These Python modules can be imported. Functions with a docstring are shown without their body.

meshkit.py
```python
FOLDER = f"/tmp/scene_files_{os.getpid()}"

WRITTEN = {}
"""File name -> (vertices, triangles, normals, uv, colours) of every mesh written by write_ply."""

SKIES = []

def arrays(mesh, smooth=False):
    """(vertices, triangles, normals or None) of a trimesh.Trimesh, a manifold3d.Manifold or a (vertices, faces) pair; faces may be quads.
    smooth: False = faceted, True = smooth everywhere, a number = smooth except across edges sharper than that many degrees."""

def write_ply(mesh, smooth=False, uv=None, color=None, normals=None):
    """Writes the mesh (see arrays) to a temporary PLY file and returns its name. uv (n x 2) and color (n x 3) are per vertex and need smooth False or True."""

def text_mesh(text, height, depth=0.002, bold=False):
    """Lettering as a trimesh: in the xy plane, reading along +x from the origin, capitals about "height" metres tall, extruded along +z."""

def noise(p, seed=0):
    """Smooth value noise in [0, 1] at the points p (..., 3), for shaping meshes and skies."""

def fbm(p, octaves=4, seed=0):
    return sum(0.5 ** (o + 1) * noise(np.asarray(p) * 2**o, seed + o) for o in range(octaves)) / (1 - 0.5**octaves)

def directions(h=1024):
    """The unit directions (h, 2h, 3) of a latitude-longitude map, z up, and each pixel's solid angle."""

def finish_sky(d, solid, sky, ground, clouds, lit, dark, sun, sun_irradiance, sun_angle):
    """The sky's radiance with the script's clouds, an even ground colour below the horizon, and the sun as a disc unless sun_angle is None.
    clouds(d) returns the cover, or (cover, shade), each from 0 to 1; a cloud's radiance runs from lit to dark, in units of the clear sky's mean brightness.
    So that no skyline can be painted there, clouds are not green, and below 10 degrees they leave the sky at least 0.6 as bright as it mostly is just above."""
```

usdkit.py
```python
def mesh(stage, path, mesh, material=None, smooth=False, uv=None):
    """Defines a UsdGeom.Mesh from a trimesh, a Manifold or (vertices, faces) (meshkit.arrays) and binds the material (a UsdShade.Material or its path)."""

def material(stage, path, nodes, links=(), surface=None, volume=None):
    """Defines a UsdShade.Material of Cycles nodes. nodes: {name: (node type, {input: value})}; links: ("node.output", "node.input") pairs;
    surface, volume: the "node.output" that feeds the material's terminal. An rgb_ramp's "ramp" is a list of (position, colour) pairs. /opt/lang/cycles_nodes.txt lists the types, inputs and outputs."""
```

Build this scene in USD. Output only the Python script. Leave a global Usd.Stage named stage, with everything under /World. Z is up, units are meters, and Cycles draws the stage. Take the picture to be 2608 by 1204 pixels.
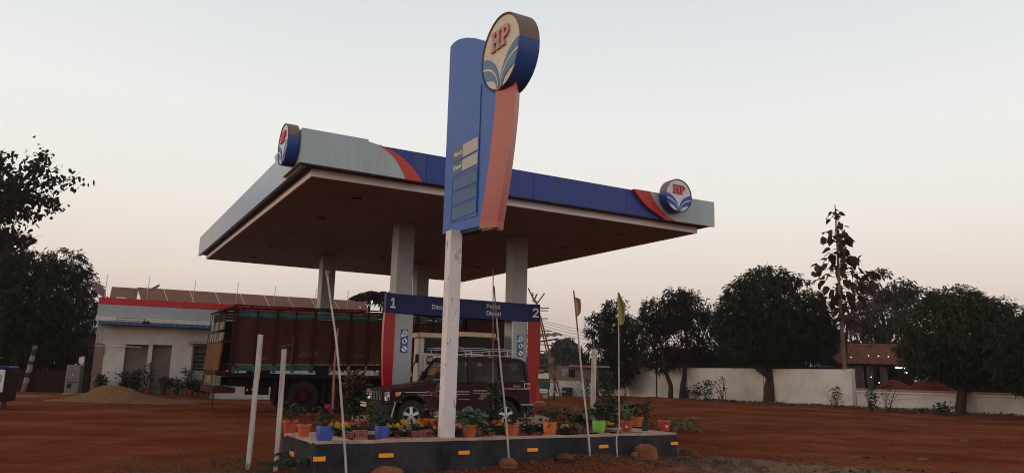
import math
import numpy as np
import trimesh
from shapely.geometry import Polygon, Point, box as sbox
from shapely import affinity
from shapely.ops import unary_union
from pxr import Usd, UsdGeom, UsdLux, UsdShade, Gf, Sdf
import usdkit
import meshkit

stage = Usd.Stage.CreateInMemory()
UsdGeom.SetStageUpAxis(stage, 'Z')
UsdGeom.SetStageMetersPerUnit(stage, 1.0)
UsdGeom.Xform.Define(stage, '/World')
UsdGeom.Scope.Define(stage, '/World/Looks')
R = np.random.default_rng(7)
rad = math.radians

# ---------------------------------------------------------------- camera, sky, sun, exposure
EYE, PITCH, ROLL, FPX = 1.42, rad(10.245), rad(1.44), 1928.0      # lens in pixels of the 2608 px wide photograph
cp, sp, cr, sr = math.cos(PITCH), math.sin(PITCH), math.cos(ROLL), math.sin(ROLL)
FW = np.array([0, cp, sp]); _u = np.array([0, -sp, cp]); _r = np.array([1.0, 0, 0])
RT = cr * _r + sr * _u
UP = -sr * _r + cr * _u
cam = UsdGeom.Camera.Define(stage, '/World/camera')
cam.CreateHorizontalApertureAttr(36.0)
cam.CreateVerticalApertureAttr(36.0 * 1204 / 2608)
cam.CreateFocalLengthAttr(36.0 * FPX / 2608)
cam.CreateClippingRangeAttr(Gf.Vec2f(0.1, 5000))
cam.CreateExposureAttr(1.62)
cam.AddTransformOp().Set(Gf.Matrix4d(*RT, 0, *UP, 0, *(-FW), 0, 0, 0, EYE, 1))

SUN_EL, SUN_AZ = rad(6.0), rad(-98.0)                          # a soft low glow from the left
sky_mat = usdkit.material(stage, '/World/Looks/sky', {
    's': ('sky_texture', {'sky_type': 'single_scattering', 'sun_disc': False, 'sun_elevation': SUN_EL, 'sun_rotation': SUN_AZ,
                          'aerosol_density': 4.0, 'ozone_density': 1.0, 'air_density': 1.0}),
    'tc': ('texture_coordinate', {}),
    'sep': ('separate_xyz', {}),
    'n': ('noise_texture', {'scale': 2.2, 'detail': 3.0}),
    'nm': ('math', {'math_type': 'multiply_add', 'value2': 0.05, 'value3': -0.025}),
    'add': ('math', {'math_type': 'add'}),
    'veil': ('rgb_ramp', {'ramp': [(0.0, (.222, .178, .168)), (.05, (.248, .200, .184)), (.12, (.312, .268, .240)), (.21, (.348, .327, .300)),
                                   (.32, (.342, .340, .330)), (.46, (.290, .302, .308)), (.62, (.165, .188, .210)), (1.0, (.092, .112, .138))]}),
    'gain': ('mix_color', {'blend_type': 'multiply', 'fac': 1.0, 'b': (5.6, 5.6, 5.6), 'use_clamp': False, 'use_clamp_result': False}),
    'mix': ('mix_color', {'blend_type': 'mix', 'fac': 0.94, 'use_clamp_result': False}),
    'b': ('background_shader', {'strength': 0.15}),
}, [('tc.generated', 'sep.vector'), ('tc.generated', 'n.vector'), ('n.fac', 'nm.value1'), ('sep.z', 'add.value1'), ('nm.value', 'add.value2'),
    ('add.value', 'veil.fac'), ('veil.color', 'gain.a'), ('s.color', 'mix.a'), ('gain.result', 'mix.b'), ('mix.result', 'b.color')], surface='b.background')
dome = UsdLux.DomeLight.Define(stage, '/World/sky')
UsdShade.MaterialBindingAPI.Apply(dome.GetPrim()).Bind(sky_mat)
dome.GetPrim().SetCustomDataByKey('kind', 'structure')
sun = UsdLux.DistantLight.Define(stage, '/World/sun')
sun.CreateIntensityAttr(0.075)
sun.CreateAngleAttr(24.0)
sun.CreateNormalizeAttr(True)
sun.CreateColorAttr(Gf.Vec3f(1.0, .86, .72))
_sd = np.array([math.sin(SUN_AZ) * math.cos(SUN_EL), math.cos(SUN_AZ) * math.cos(SUN_EL), math.sin(SUN_EL)])
_x = np.cross([0, 0, 1.0], _sd); _x /= np.linalg.norm(_x); _y = np.cross(_sd, _x)
sun.AddTransformOp().Set(Gf.Matrix4d(*_x, 0, *_y, 0, *_sd, 0, 0, 0, 30, 1))

# ---------------------------------------------------------------- where things stand
def at(px, py, Y):
    """The point at depth Y seen at a pixel of the photograph."""
    d = FW + (px - 1304) / FPX * RT - (py - 602) / FPX * UP
    return np.array([0, 0, EYE]) + d / d[1] * Y
def on_ground(px, py, z=0.0):
    d = FW + (px - 1304) / FPX * RT - (py - 602) / FPX * UP
    return np.array([0, 0, EYE]) + d * ((z - EYE) / d[2])

# ---------------------------------------------------------------- materials
def mat(name, color, rough=0.6, spec=0.5, var=0.12, scale=3.0, bump=0.0, bscale=40.0, dirt=None, dirt_amt=0.5, dirt_scale=1.5, dirt_lo=None, metal=0.0, coat=0.0, island=0.0, trans=0.0, stretch=None):
    c = np.array(color, float)
    nodes = {'g': ('geometry', {}), 'm': ('mapping', {'scale': stretch or (1, 1, 1)}), 'n': ('noise_texture', {'scale': scale, 'detail': 5.0, 'roughness': .6}),
             'r': ('rgb_ramp', {'ramp': [(.3, tuple(c * (1 - var))), (.7, tuple(np.minimum(c * (1 + var), .95)))]}),
             'p': ('principled_bsdf', {'roughness': rough, 'specular_ior_level': spec, 'metallic': metal, 'coat_weight': coat, 'coat_roughness': .08})}
    links = [('g.position', 'm.vector'), ('m.vector', 'n.vector'), ('n.fac', 'r.fac')]
    out = 'r.color'
    if island:
        nodes['ir'] = ('map_range', {'from_min': 0.0, 'from_max': 1.0, 'to_min': 1 - island, 'to_max': 1 + island})
        nodes['ih'] = ('hsv', {'saturation': 1.0})
        links += [('g.random_per_island', 'ir.value'), (out, 'ih.color'), ('ir.result', 'ih.value')]
        out = 'ih.color'
    if dirt is not None:
        nodes['dn'] = ('noise_texture', {'scale': dirt_scale, 'detail': 8.0, 'roughness': .7})
        nodes['dr'] = ('rgb_ramp', {'ramp': [((.5 - .1 * dirt_amt) if dirt_lo is None else dirt_lo, (0, 0, 0)), (.62 if dirt_lo is None else dirt_lo + .05, (dirt_amt,) * 3)]})
        nodes['dm'] = ('mix_color', {'b': tuple(dirt)})
        links += [('m.vector', 'dn.vector'), ('dn.fac', 'dr.fac'), ('dr.color', 'dm.fac'), (out, 'dm.a')]
        out = 'dm.result'
    links.append((out, 'p.base_color'))
    if bump:
        nodes['bn'] = ('noise_texture', {'scale': bscale, 'detail': 6.0, 'roughness': .65})
        nodes['b'] = ('bump', {'strength': 1.0, 'distance': bump})
        links += [('m.vector', 'bn.vector'), ('bn.fac', 'b.height'), ('b.normal', 'p.normal')]
    surf = 'p.BSDF'
    if trans:
        nodes['t'] = ('translucent_bsdf', {}); nodes['mx'] = ('mix_closure', {'fac': trans})
        links += [(out, 't.color'), ('p.BSDF', 'mx.closure1'), ('t.BSDF', 'mx.closure2')]
        surf = 'mx.closure'
    return usdkit.material(stage, '/World/Looks/' + name, nodes, links, surface=surf)

def emit(name, color, strength):
    return usdkit.material(stage, '/World/Looks/' + name, {'e': ('emission', {'color': color, 'strength': strength})}, [], surface='e.emission')

def glass(name, tint, fac=1.0):
    return usdkit.material(stage, '/World/Looks/' + name, {
        'f': ('fresnel', {'IOR': 1.33}), 't': ('transparent_bsdf', {'color': tint}), 'g': ('glossy_bsdf', {'color': (.9, .9, .9), 'roughness': .02}), 'm': ('mix_closure', {})},
        [('f.fac', 'm.fac'), ('t.BSDF', 'm.closure1'), ('g.BSDF', 'm.closure2')], surface='m.closure')

LATERITE = (.105, .030, .0135)
def ground_material():
    """Red laterite, with paler bands of dry grass and dust along the verges."""
    nodes = {'g': ('geometry', {}),
             'n1': ('noise_texture', {'scale': .35, 'detail': 6.0, 'roughness': .62}),
             'ms': ('mapping', {'scale': (.055, .42, 1.0), 'rotation': (0, 0, -.22)}),
             'n2': ('noise_texture', {'scale': 1.6, 'detail': 5.0, 'roughness': .6}),
             'n3': ('noise_texture', {'scale': 14.0, 'detail': 6.0, 'roughness': .7}),
             'r1': ('rgb_ramp', {'ramp': [(.30, (.100, .0245, .0100)), (.5, (.155, .0415, .0175)), (.70, (.215, .074, .0370))]}),
             'r2': ('rgb_ramp', {'ramp': [(.33, (.74, .72, .70)), (.5, (1, 1, 1)), (.70, (1.16, 1.24, 1.32))]}),
             'mu': ('mix_color', {'blend_type': 'multiply', 'fac': .6, 'use_clamp_result': False, 'use_clamp': False}),
             'r3': ('rgb_ramp', {'ramp': [(.3, (.70, .68, .66)), (.52, (1, 1, 1)), (.72, (1.28, 1.3, 1.32))]}),
             'mu2': ('mix_color', {'blend_type': 'multiply', 'fac': .75, 'use_clamp_result': False, 'use_clamp': False}),
             'vr': ('rgb_ramp', {'ramp': [(.3, (.11, .056, .035)), (.5, (.185, .108, .073)), (.7, (.27, .175, .125))]}),
             'vm': ('mix_color', {}),
             'p': ('principled_bsdf', {'roughness': 1.0, 'specular_ior_level': .0}),
             'bn': ('bump', {'strength': .8, 'distance': .022})}
    links = [('g.position', 'n1.vector'), ('g.position', 'ms.vector'), ('ms.vector', 'n2.vector'), ('g.position', 'n3.vector'), ('n1.fac', 'r1.fac'), ('n2.fac', 'r2.fac'),
             ('r1.color', 'mu.a'), ('r2.color', 'mu.b'), ('n3.fac', 'r3.fac'), ('mu.result', 'mu2.a'), ('r3.color', 'mu2.b'), ('n3.fac', 'vr.fac'),
             ('mu2.result', 'vm.a'), ('vr.color', 'vm.b'), ('vm.result', 'p.base_color'), ('n3.fac', 'bn.height'), ('bn.normal', 'p.normal')]
    # verge patches: (centre x, y, half length, half width, angle)
    prev = None
    for k, (x, y, a, b, ang) in enumerate([(4.6, 12.9, 3.6, 2.2, -25), (22.5, 38.2, 9.5, 1.9, -48), (13.6, 50.5, 10.0, 1.6, -59), (-4.4, 10.0, 2.0, 1.5, 20), (-19.0, 33.5, 6.0, 2.0, 8), (-12.5, 33.4, 5.5, 1.0, 24)]):
        nodes['mp%d' % k] = ('mapping', {'mapping_type': 'texture', 'location': (x, y, 0), 'rotation': (0, 0, rad(ang)), 'scale': (a, b, 50.0)})
        nodes['gr%d' % k] = ('gradient_texture', {'gradient_type': 'spherical'})
        links += [('g.position', 'mp%d.vector' % k), ('mp%d.vector' % k, 'gr%d.vector' % k)]
        if prev is None:
            prev = 'gr0.fac'
        else:
            nodes['mxx%d' % k] = ('math', {'math_type': 'maximum'})
            links += [(prev, 'mxx%d.value1' % k), ('gr%d.fac' % k, 'mxx%d.value2' % k)]
            prev = 'mxx%d.value' % k
    nodes['vn'] = ('noise_texture', {'scale': 1.1, 'detail': 7.0, 'roughness': .7})
    nodes['va'] = ('math', {'math_type': 'multiply_add', 'value2': 1.75})
    nodes['vo'] = ('math', {'math_type': 'multiply_add', 'value2': 2.4, 'value3': -1.72})
    nodes['vx'] = ('rgb_ramp', {'ramp': [(.0, (0, 0, 0)), (.32, (.92, .92, .92))]})
    links += [('g.position', 'vn.vector'), (prev, 'va.value1'), ('vn.fac', 'vo.value1'), ('vo.value', 'va.value3'), ('va.value', 'vx.fac'), ('vx.color', 'vm.fac')]
    return usdkit.material(stage, '/World/Looks/laterite_ground', nodes, links, surface='p.BSDF')

M = dict(
    white=mat('weathered_white', (.60, .57, .54), .7, .3, .07, 1.2, .002, 60, dirt=(.30, .22, .16), dirt_amt=.35, dirt_scale=.9),
    wall_white=mat('lime_white', (.57, .515, .47), .95, .1, .08, .7, .003, 30, dirt=(.32, .25, .19), dirt_amt=.4, dirt_scale=.6),
    acp_grey=mat('grey_panel', (.355, .395, .405), .42, .3, .03, .5, dirt=(.27, .275, .265), dirt_amt=.4, dirt_scale=2.0, stretch=(1.5, 1.5, .12)),
    acp_side=mat('pale_blue_panel', (.19, .225, .34), .30, .5, .05, .4),
    pillar_grey=mat('pillar_grey', (.33, .335, .335), .5, .3, .04, .8, dirt=(.25, .24, .22), dirt_amt=.15),
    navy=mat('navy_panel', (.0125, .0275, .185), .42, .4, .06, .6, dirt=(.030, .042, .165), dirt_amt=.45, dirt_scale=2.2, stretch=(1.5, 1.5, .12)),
    totem_blue=mat('faded_blue', (.012, .070, .31), .45, .4, .08, 1.4, dirt=(.025, .085, .29), dirt_amt=.4, dirt_scale=2.0),
    totem_blue_dark=mat('dark_blue_window', (.022, .060, .145), .4, .4, .1, 2.0),
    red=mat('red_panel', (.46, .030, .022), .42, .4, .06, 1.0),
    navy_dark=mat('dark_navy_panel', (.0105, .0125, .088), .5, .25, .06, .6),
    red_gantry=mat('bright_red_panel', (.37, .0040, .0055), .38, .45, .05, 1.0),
    red_faded=mat('faded_red', (.39, .080, .062), .45, .35, .05, 1.2, dirt=(.24, .055, .045), dirt_amt=.35, dirt_scale=14.0, dirt_lo=.58, stretch=(1, 1, .5)),
    trim=mat('soffit_trim', (.72, .66, .66), .6, .3, .05, 1.0),
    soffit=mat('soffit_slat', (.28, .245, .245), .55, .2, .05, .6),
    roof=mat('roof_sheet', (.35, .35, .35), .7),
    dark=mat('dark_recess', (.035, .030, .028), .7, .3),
    cream=mat('sign_cream', (.56, .47, .34), .5, .3, .05, 2.0, dirt=(.40, .33, .24), dirt_amt=.3, dirt_scale=3.0),
    sign_white=mat('sign_white', (.60, .60, .62), .5, .3, .04, 2.0),
    rim_brown=mat('rim_brown', (.17, .095, .078), .5, .3, .1, 2.0),
    rim_navy=mat('rim_navy', (.018, .05, .19), .4, .4, .06, 1.5),
    letter_pink=mat('faded_letter', (.47, .225, .185), .55, .3, .08, 4.0),
    letter_red=mat('letter_red', (.52, .055, .05), .5, .3, .05, 4.0),
    leaf_slate=mat('emblem_slate', (.085, .15, .245), .5, .3, .06, 4.0),
    leaf_blue=mat('emblem_blue', (.04, .075, .30), .5, .3, .06, 4.0),
    letter_white=mat('letter_white', (.72, .72, .74), .5, .3, .03, 3.0),
    letter_green=mat('letter_green', (.42, .62, .45), .5, .3, .03, 3.0),
    lcd=mat('price_window', (.36, .30, .245), .35, .4, .08, 5.0),
    lcd_dark=mat('price_label', (.055, .055, .055), .4, .4, .1, 5.0),
    icon_blue=mat('icon_blue', (.012, .05, .19), .5, .3, .05, 8.0),
    post_white=mat('peeling_white_paint', (.62, .545, .53), .6, .3, .05, 4.0, .0015, 60, dirt=(.21, .10, .045), dirt_amt=.8, dirt_scale=8.0, dirt_lo=.572, stretch=(1.6, 1.6, .5)),
    wood_white=mat('whitewashed_wood', (.47, .42, .38), .8, .2, .2, 10.0, .002, 80, dirt=(.24, .15, .10), dirt_amt=.55, dirt_scale=6.0, stretch=(3, 3, .35)),
    bamboo=mat('pale_bamboo', (.42, .33, .27), .7, .25, .22, 12.0, stretch=(2, 2, .6)),
    bamboo_brown=mat('brown_bamboo', (.19, .105, .065), .75, .2, .25, 9.0, stretch=(2, 2, .5)),
    red_stick=mat('red_brown_stick', (.27, .095, .06), .75, .2, .25, 10.0),
    cloth_orange=mat('flag_peach', (.56, .38, .25), .8, .1, .1, 6.0, trans=.35),
    cloth_yellow=mat('flag_yellow', (.42, .37, .10), .8, .1, .1, 6.0, trans=.35),
    planter=mat('dark_render', (.023, .024, .030), .9, .12, .55, 2.2, .008, 25, dirt=(.062, .042, .038), dirt_amt=.6, dirt_scale=1.4),
    planter_cap=mat('cement_cap', (.38, .27, .21), .9, .2, .15, 6.0, .004, 30, dirt=(.22, .12, .08), dirt_amt=.5, dirt_scale=5.0),
    reflector=mat('orange_reflector', (.88, .30, .008), .35, .6, .06, 20.0),
    pink_brick=mat('pink_brick', (.34, .10, .09), .85, .2, .2, 8.0, .003, 50),
    soil=mat('garden_soil', (.060, .028, .018), .95, .1, .3, 12.0, .01, 30),
    terracotta=mat('terracotta_plastic', (.44, .095, .03), .5, .4, .08, 6.0),
    pot_red=mat('red_plastic_pot', (.38, .055, .03), .45, .4, .08, 6.0),
    pot_blue=mat('blue_plastic_pot', (.045, .075, .30), .4, .5, .08, 6.0),
    pot_green=mat('green_plastic_pot', (.17, .42, .07), .45, .4, .06, 6.0),
    pot_orange=mat('orange_plastic_pot', (.52, .13, .025), .45, .4, .06, 6.0),
    bag_black=mat('black_nursery_bag', (.022, .022, .026), .5, .4, .2, 10.0),
    leaf_mango=mat('mango_leaf', (.036, .037, .0145), .65, .14, .35, .5, island=.5, trans=.08),
    leaf_mango_olive=mat('mango_leaf_olive', (.062, .060, .0155), .65, .14, .35, .5, island=.5, trans=.08),
    leaf_rust=mat('mango_leaf_rusty', (.046, .025, .019), .7, .08, .35, .5, island=.5, trans=.08),
    leaf_teak=mat('teak_leaf', (.105, .052, .036), .8, .08, .3, 1.5, island=.45, trans=.12),
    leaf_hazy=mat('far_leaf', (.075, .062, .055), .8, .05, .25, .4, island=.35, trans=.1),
    leaf_garden=mat('garden_leaf', (.040, .060, .026), .5, .22, .3, 6.0, island=.45, trans=.15),
    leaf_lush=mat('lush_leaf', (.115, .18, .085), .45, .4, .25, 6.0, island=.4, trans=.15),
    leaf_yellow=mat('yellow_green_leaf', (.15, .155, .035), .5, .3, .25, 6.0, island=.4, trans=.15),
    leaf_red=mat('croton_red_leaf', (.24, .060, .045), .5, .3, .3, 6.0, island=.5, trans=.15),
    roof_pale=mat('pale_blue_roof', (.42, .50, .54), .6, .3, .1, 2.0),
    leaf_dry=mat('dry_palm_leaf', (.21, .18, .085), .6, .3, .3, 6.0, island=.45, trans=.1),
    grass_dry=mat('dry_grass', (.19, .125, .075), .85, .1, .3, 5.0, island=.5),
    petal_yellow=mat('yellow_petal', (.72, .44, .045), .7, .2, .15, 20.0, island=.15, trans=.1),
    petal_orange=mat('orange_petal', (.62, .135, .02), .7, .2, .15, 20.0, island=.15, trans=.1),
    petal_red=mat('dark_red_petal', (.36, .055, .04), .7, .2, .2, 20.0, island=.3, trans=.1),
    petal_pale=mat('pale_petal', (.60, .40, .36), .7, .2, .2, 20.0, island=.3, trans=.1),
    petal_pink=mat('magenta_petal', (.50, .03, .14), .7, .2, .15, 20.0, island=.2, trans=.1),
    band_dull=mat('dull_band', (.25, .20, .185), .9, .1, .2, 5.0),
    bark=mat('bark', (.052, .032, .024), .95, .05, .3, 6.0, .01, 20, stretch=(1, 1, .3)),
    bark_pale=mat('pale_bark', (.165, .105, .075), .95, .1, .3, 6.0, .008, 20, stretch=(1, 1, .3)),
    car=mat('maroon_car_paint', (.019, .0038, .0054), .36, .14, .08, 2.0, coat=.04, dirt=(.032, .010, .009), dirt_amt=.2, dirt_scale=2.0),
    rubber=mat('tyre_rubber', (.020, .015, .014), .9, .1, .25, 6.0, .002, 60, dirt=(.045, .020, .013), dirt_amt=.5, dirt_scale=4.0),
    black_plastic=mat('black_plastic', (.013, .012, .012), .6, .2, .1, 6.0),
    chrome=mat('chrome', (.72, .70, .68), .18, .5, .05, 5.0, metal=1.0),
    alloy=mat('silver_alloy', (.58, .56, .55), .28, .5, .06, 8.0, metal=.75),
    lamp_clear=mat('lamp_reflector', (.55, .52, .48), .12, .8, .15, 20.0, metal=.6),
    lamp_amber=mat('lamp_amber', (.62, .20, .04), .2, .6, .05, 10.0),
    lamp_red=mat('lamp_red', (.35, .02, .015), .25, .6, .05, 10.0),
    plate=mat('plate_white', (.62, .60, .58), .5, .3, .05, 20.0),
    seat=mat('seat_fabric', (.030, .022, .021), .85, .2, .2, 10.0),
    seat_tan=mat('seat_tan', (.20, .125, .085), .85, .2, .15, 10.0),
    stripe=mat('stripe_silver', (.36, .32, .31), .35, .5, .05, 10.0),
    decal=mat('decal_brown', (.16, .075, .045), .5, .3, .1, 10.0),
    truck_maroon=mat('truck_maroon', (.076, .0255, .0170), .8, .1, .18, 1.2, .002, 30, dirt=(.038, .011, .008), dirt_amt=.5, dirt_scale=1.8),
    truck_rib=mat('truck_rib', (.046, .011, .0085), .8, .1, .2, 2.0),
    truck_teal=mat('truck_teal', (.048, .125, .122), .8, .1, .3, 3.0, dirt=(.022, .036, .034), dirt_amt=.7, dirt_scale=4.0),
    truck_chip=mat('chipped_paint', (.20, .135, .115), .9, .1, .5, 12.0),
    chassis=mat('chassis_black', (.012, .010, .010), .9, .08, .2, 3.0),
    wood_dark=mat('dark_wood', (.035, .018, .014), .9, .08, .25, 8.0),
    slat_ochre=mat('ochre_slat', (.15, .052, .015), .8, .12, .3, 7.0, stretch=(3, 3, .5)),
    slat_edge=mat('pale_slat', (.17, .095, .052), .7, .3, .2, 7.0),
    sack=mat('pale_tarpaulin', (.19, .145, .137), .8, .2, .15, 5.0, .006, 12),
    rope=mat('dark_rope', (.045, .035, .03), .9, .1),
    truck_text=mat('faded_sign_paint', (.20, .090, .068), .8, .1, .25, 18.0),
    truck_ring=mat('faded_ring_paint', (.085, .055, .055), .8, .1, .3, 18.0),
    tarp=mat('beige_metal', (.52, .37, .26), .6, .3, .06, 4.0),
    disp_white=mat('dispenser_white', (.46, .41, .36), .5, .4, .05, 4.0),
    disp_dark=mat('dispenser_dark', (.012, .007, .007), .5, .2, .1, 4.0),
    lcd_green=mat('dispenser_screen', (.24, .23, .18), .3, .4, .1, 30.0),
    plaster=mat('grey_plaster', (.20, .155, .135), .95, .1, .15, 2.0, .006, 20),
    plaster_brown=mat('brown_plaster', (.215, .130, .098), .95, .1, .15, 3.0, .006, 20),
    fascia_red=mat('shop_red', (.42, .020, .026), .5, .35, .06, 1.0),
    fascia_grey=mat('shop_grey', (.315, .31, .32), .5, .35, .06, .7),
    shop_blue=mat('shop_blue', (.030, .075, .19), .6, .3, .12, 2.0),
    brown_sheet=mat('brown_roof_sheet', (.195, .082, .050), .6, .3, .10, 1.2),
    steel=mat('grey_steel', (.34, .30, .28), .5, .4, .15, 6.0, metal=.3),
    cabinet=mat('cabinet_grey', (.175, .145, .140), .55, .4, .12, 4.0, dirt=(.11, .085, .075), dirt_amt=.5, dirt_scale=4.0),
    fence_brown=mat('fence_brown', (.026, .012, .010), .9, .1, .2, 3.0),
    pot_dull=mat('dull_pot', (.17, .055, .035), .8, .1, .15, 6.0),
    sand=mat('sand', (.175, .082, .038), .95, .1, .18, 5.0, .02, 25),
    rock=mat('laterite_rock', (.26, .088, .045), .95, .1, .3, 6.0, .02, 16, dirt=(.12, .055, .035), dirt_amt=.6, dirt_scale=7.0),
    rubble=mat('rubble', (.115, .045, .027), .95, .1, .35, 8.0, .015, 30),
    leaf_litter=mat('leaf_litter', (.19, .105, .066), .9, .1, .3, 9.0, island=.4),
    tin=mat('rusty_tin', (.055, .035, .03), .7, .3, .25, 3.0),
    green_paint=mat('green_paint', (.020, .085, .045), .6, .3, .15, 4.0),
    barrel_red=mat('barrel_red', (.42, .020, .018), .5, .35, .08, 5.0),
    mud_wall=mat('mud_wall', (.185, .130, .105), .95, .1, .15, 1.5),
    tile=mat('clay_tile', (.30, .112, .068), .9, .1, .25, 2.0, island=.25),
    curtain=mat('grey_curtain', (.22, .165, .150), .9, .1, .15, 3.0),
    red_heap=mat('red_earth_heap', (.13, .028, .014), .95, .1, .2, 3.0, .02, 12),
    cap_pink=mat('wall_cap', (.33, .185, .150), .9, .1, .2, 3.0),
    blue_sheet=mat('blue_sheet', (.035, .055, .16), .6, .3, .15, 4.0),
    cloth_pale=mat('washing_pale', (.34, .31, .30), .9, .1, .1, 4.0),
    cloth_dark=mat('washing_dark', (.020, .022, .028), .9, .1, .1, 4.0),
    wire=mat('wire', (.16, .13, .12), .6, .3),
    glass_clear=glass('window_glass', (.86, .86, .86)),
    glass_dark=glass('car_glass', (.55, .53, .53)),
    tube=emit('fluorescent_tube', (1.0, .93, .80), 1.4),
    bulb=emit('lit_bulb', (1.0, .90, .72), .8),
    bulb_dim=emit('string_bulb', (1.0, .80, .65), .42),
)
M['ground'] = ground_material()

# ---------------------------------------------------------------- scene-graph helpers
taken = {}
def numbered(parent, name):
    k = taken.get((parent, name), 0)
    taken[(parent, name)] = k + 1
    return name if k == 0 else '%s_%03d' % (name, k)

def tag(prim, label=None, cat=None, group=None, kind=None):
    for k, v in (('label', label), ('category', cat), ('group', group), ('kind', kind)):
        if v:
            prim.SetCustomDataByKey(k, v)
    return prim

def thing(name, label, cat, loc=(0, 0, 0), yaw=0.0, group=None):
    x = UsdGeom.Xform.Define(stage, '/World/' + numbered('/World', name))
    x.AddTranslateOp().Set(Gf.Vec3d(*[float(c) for c in (list(loc) + [0])[:3]]))
    x.AddRotateZOp().Set(float(yaw))
    return tag(x.GetPrim(), label, cat, group)

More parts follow.
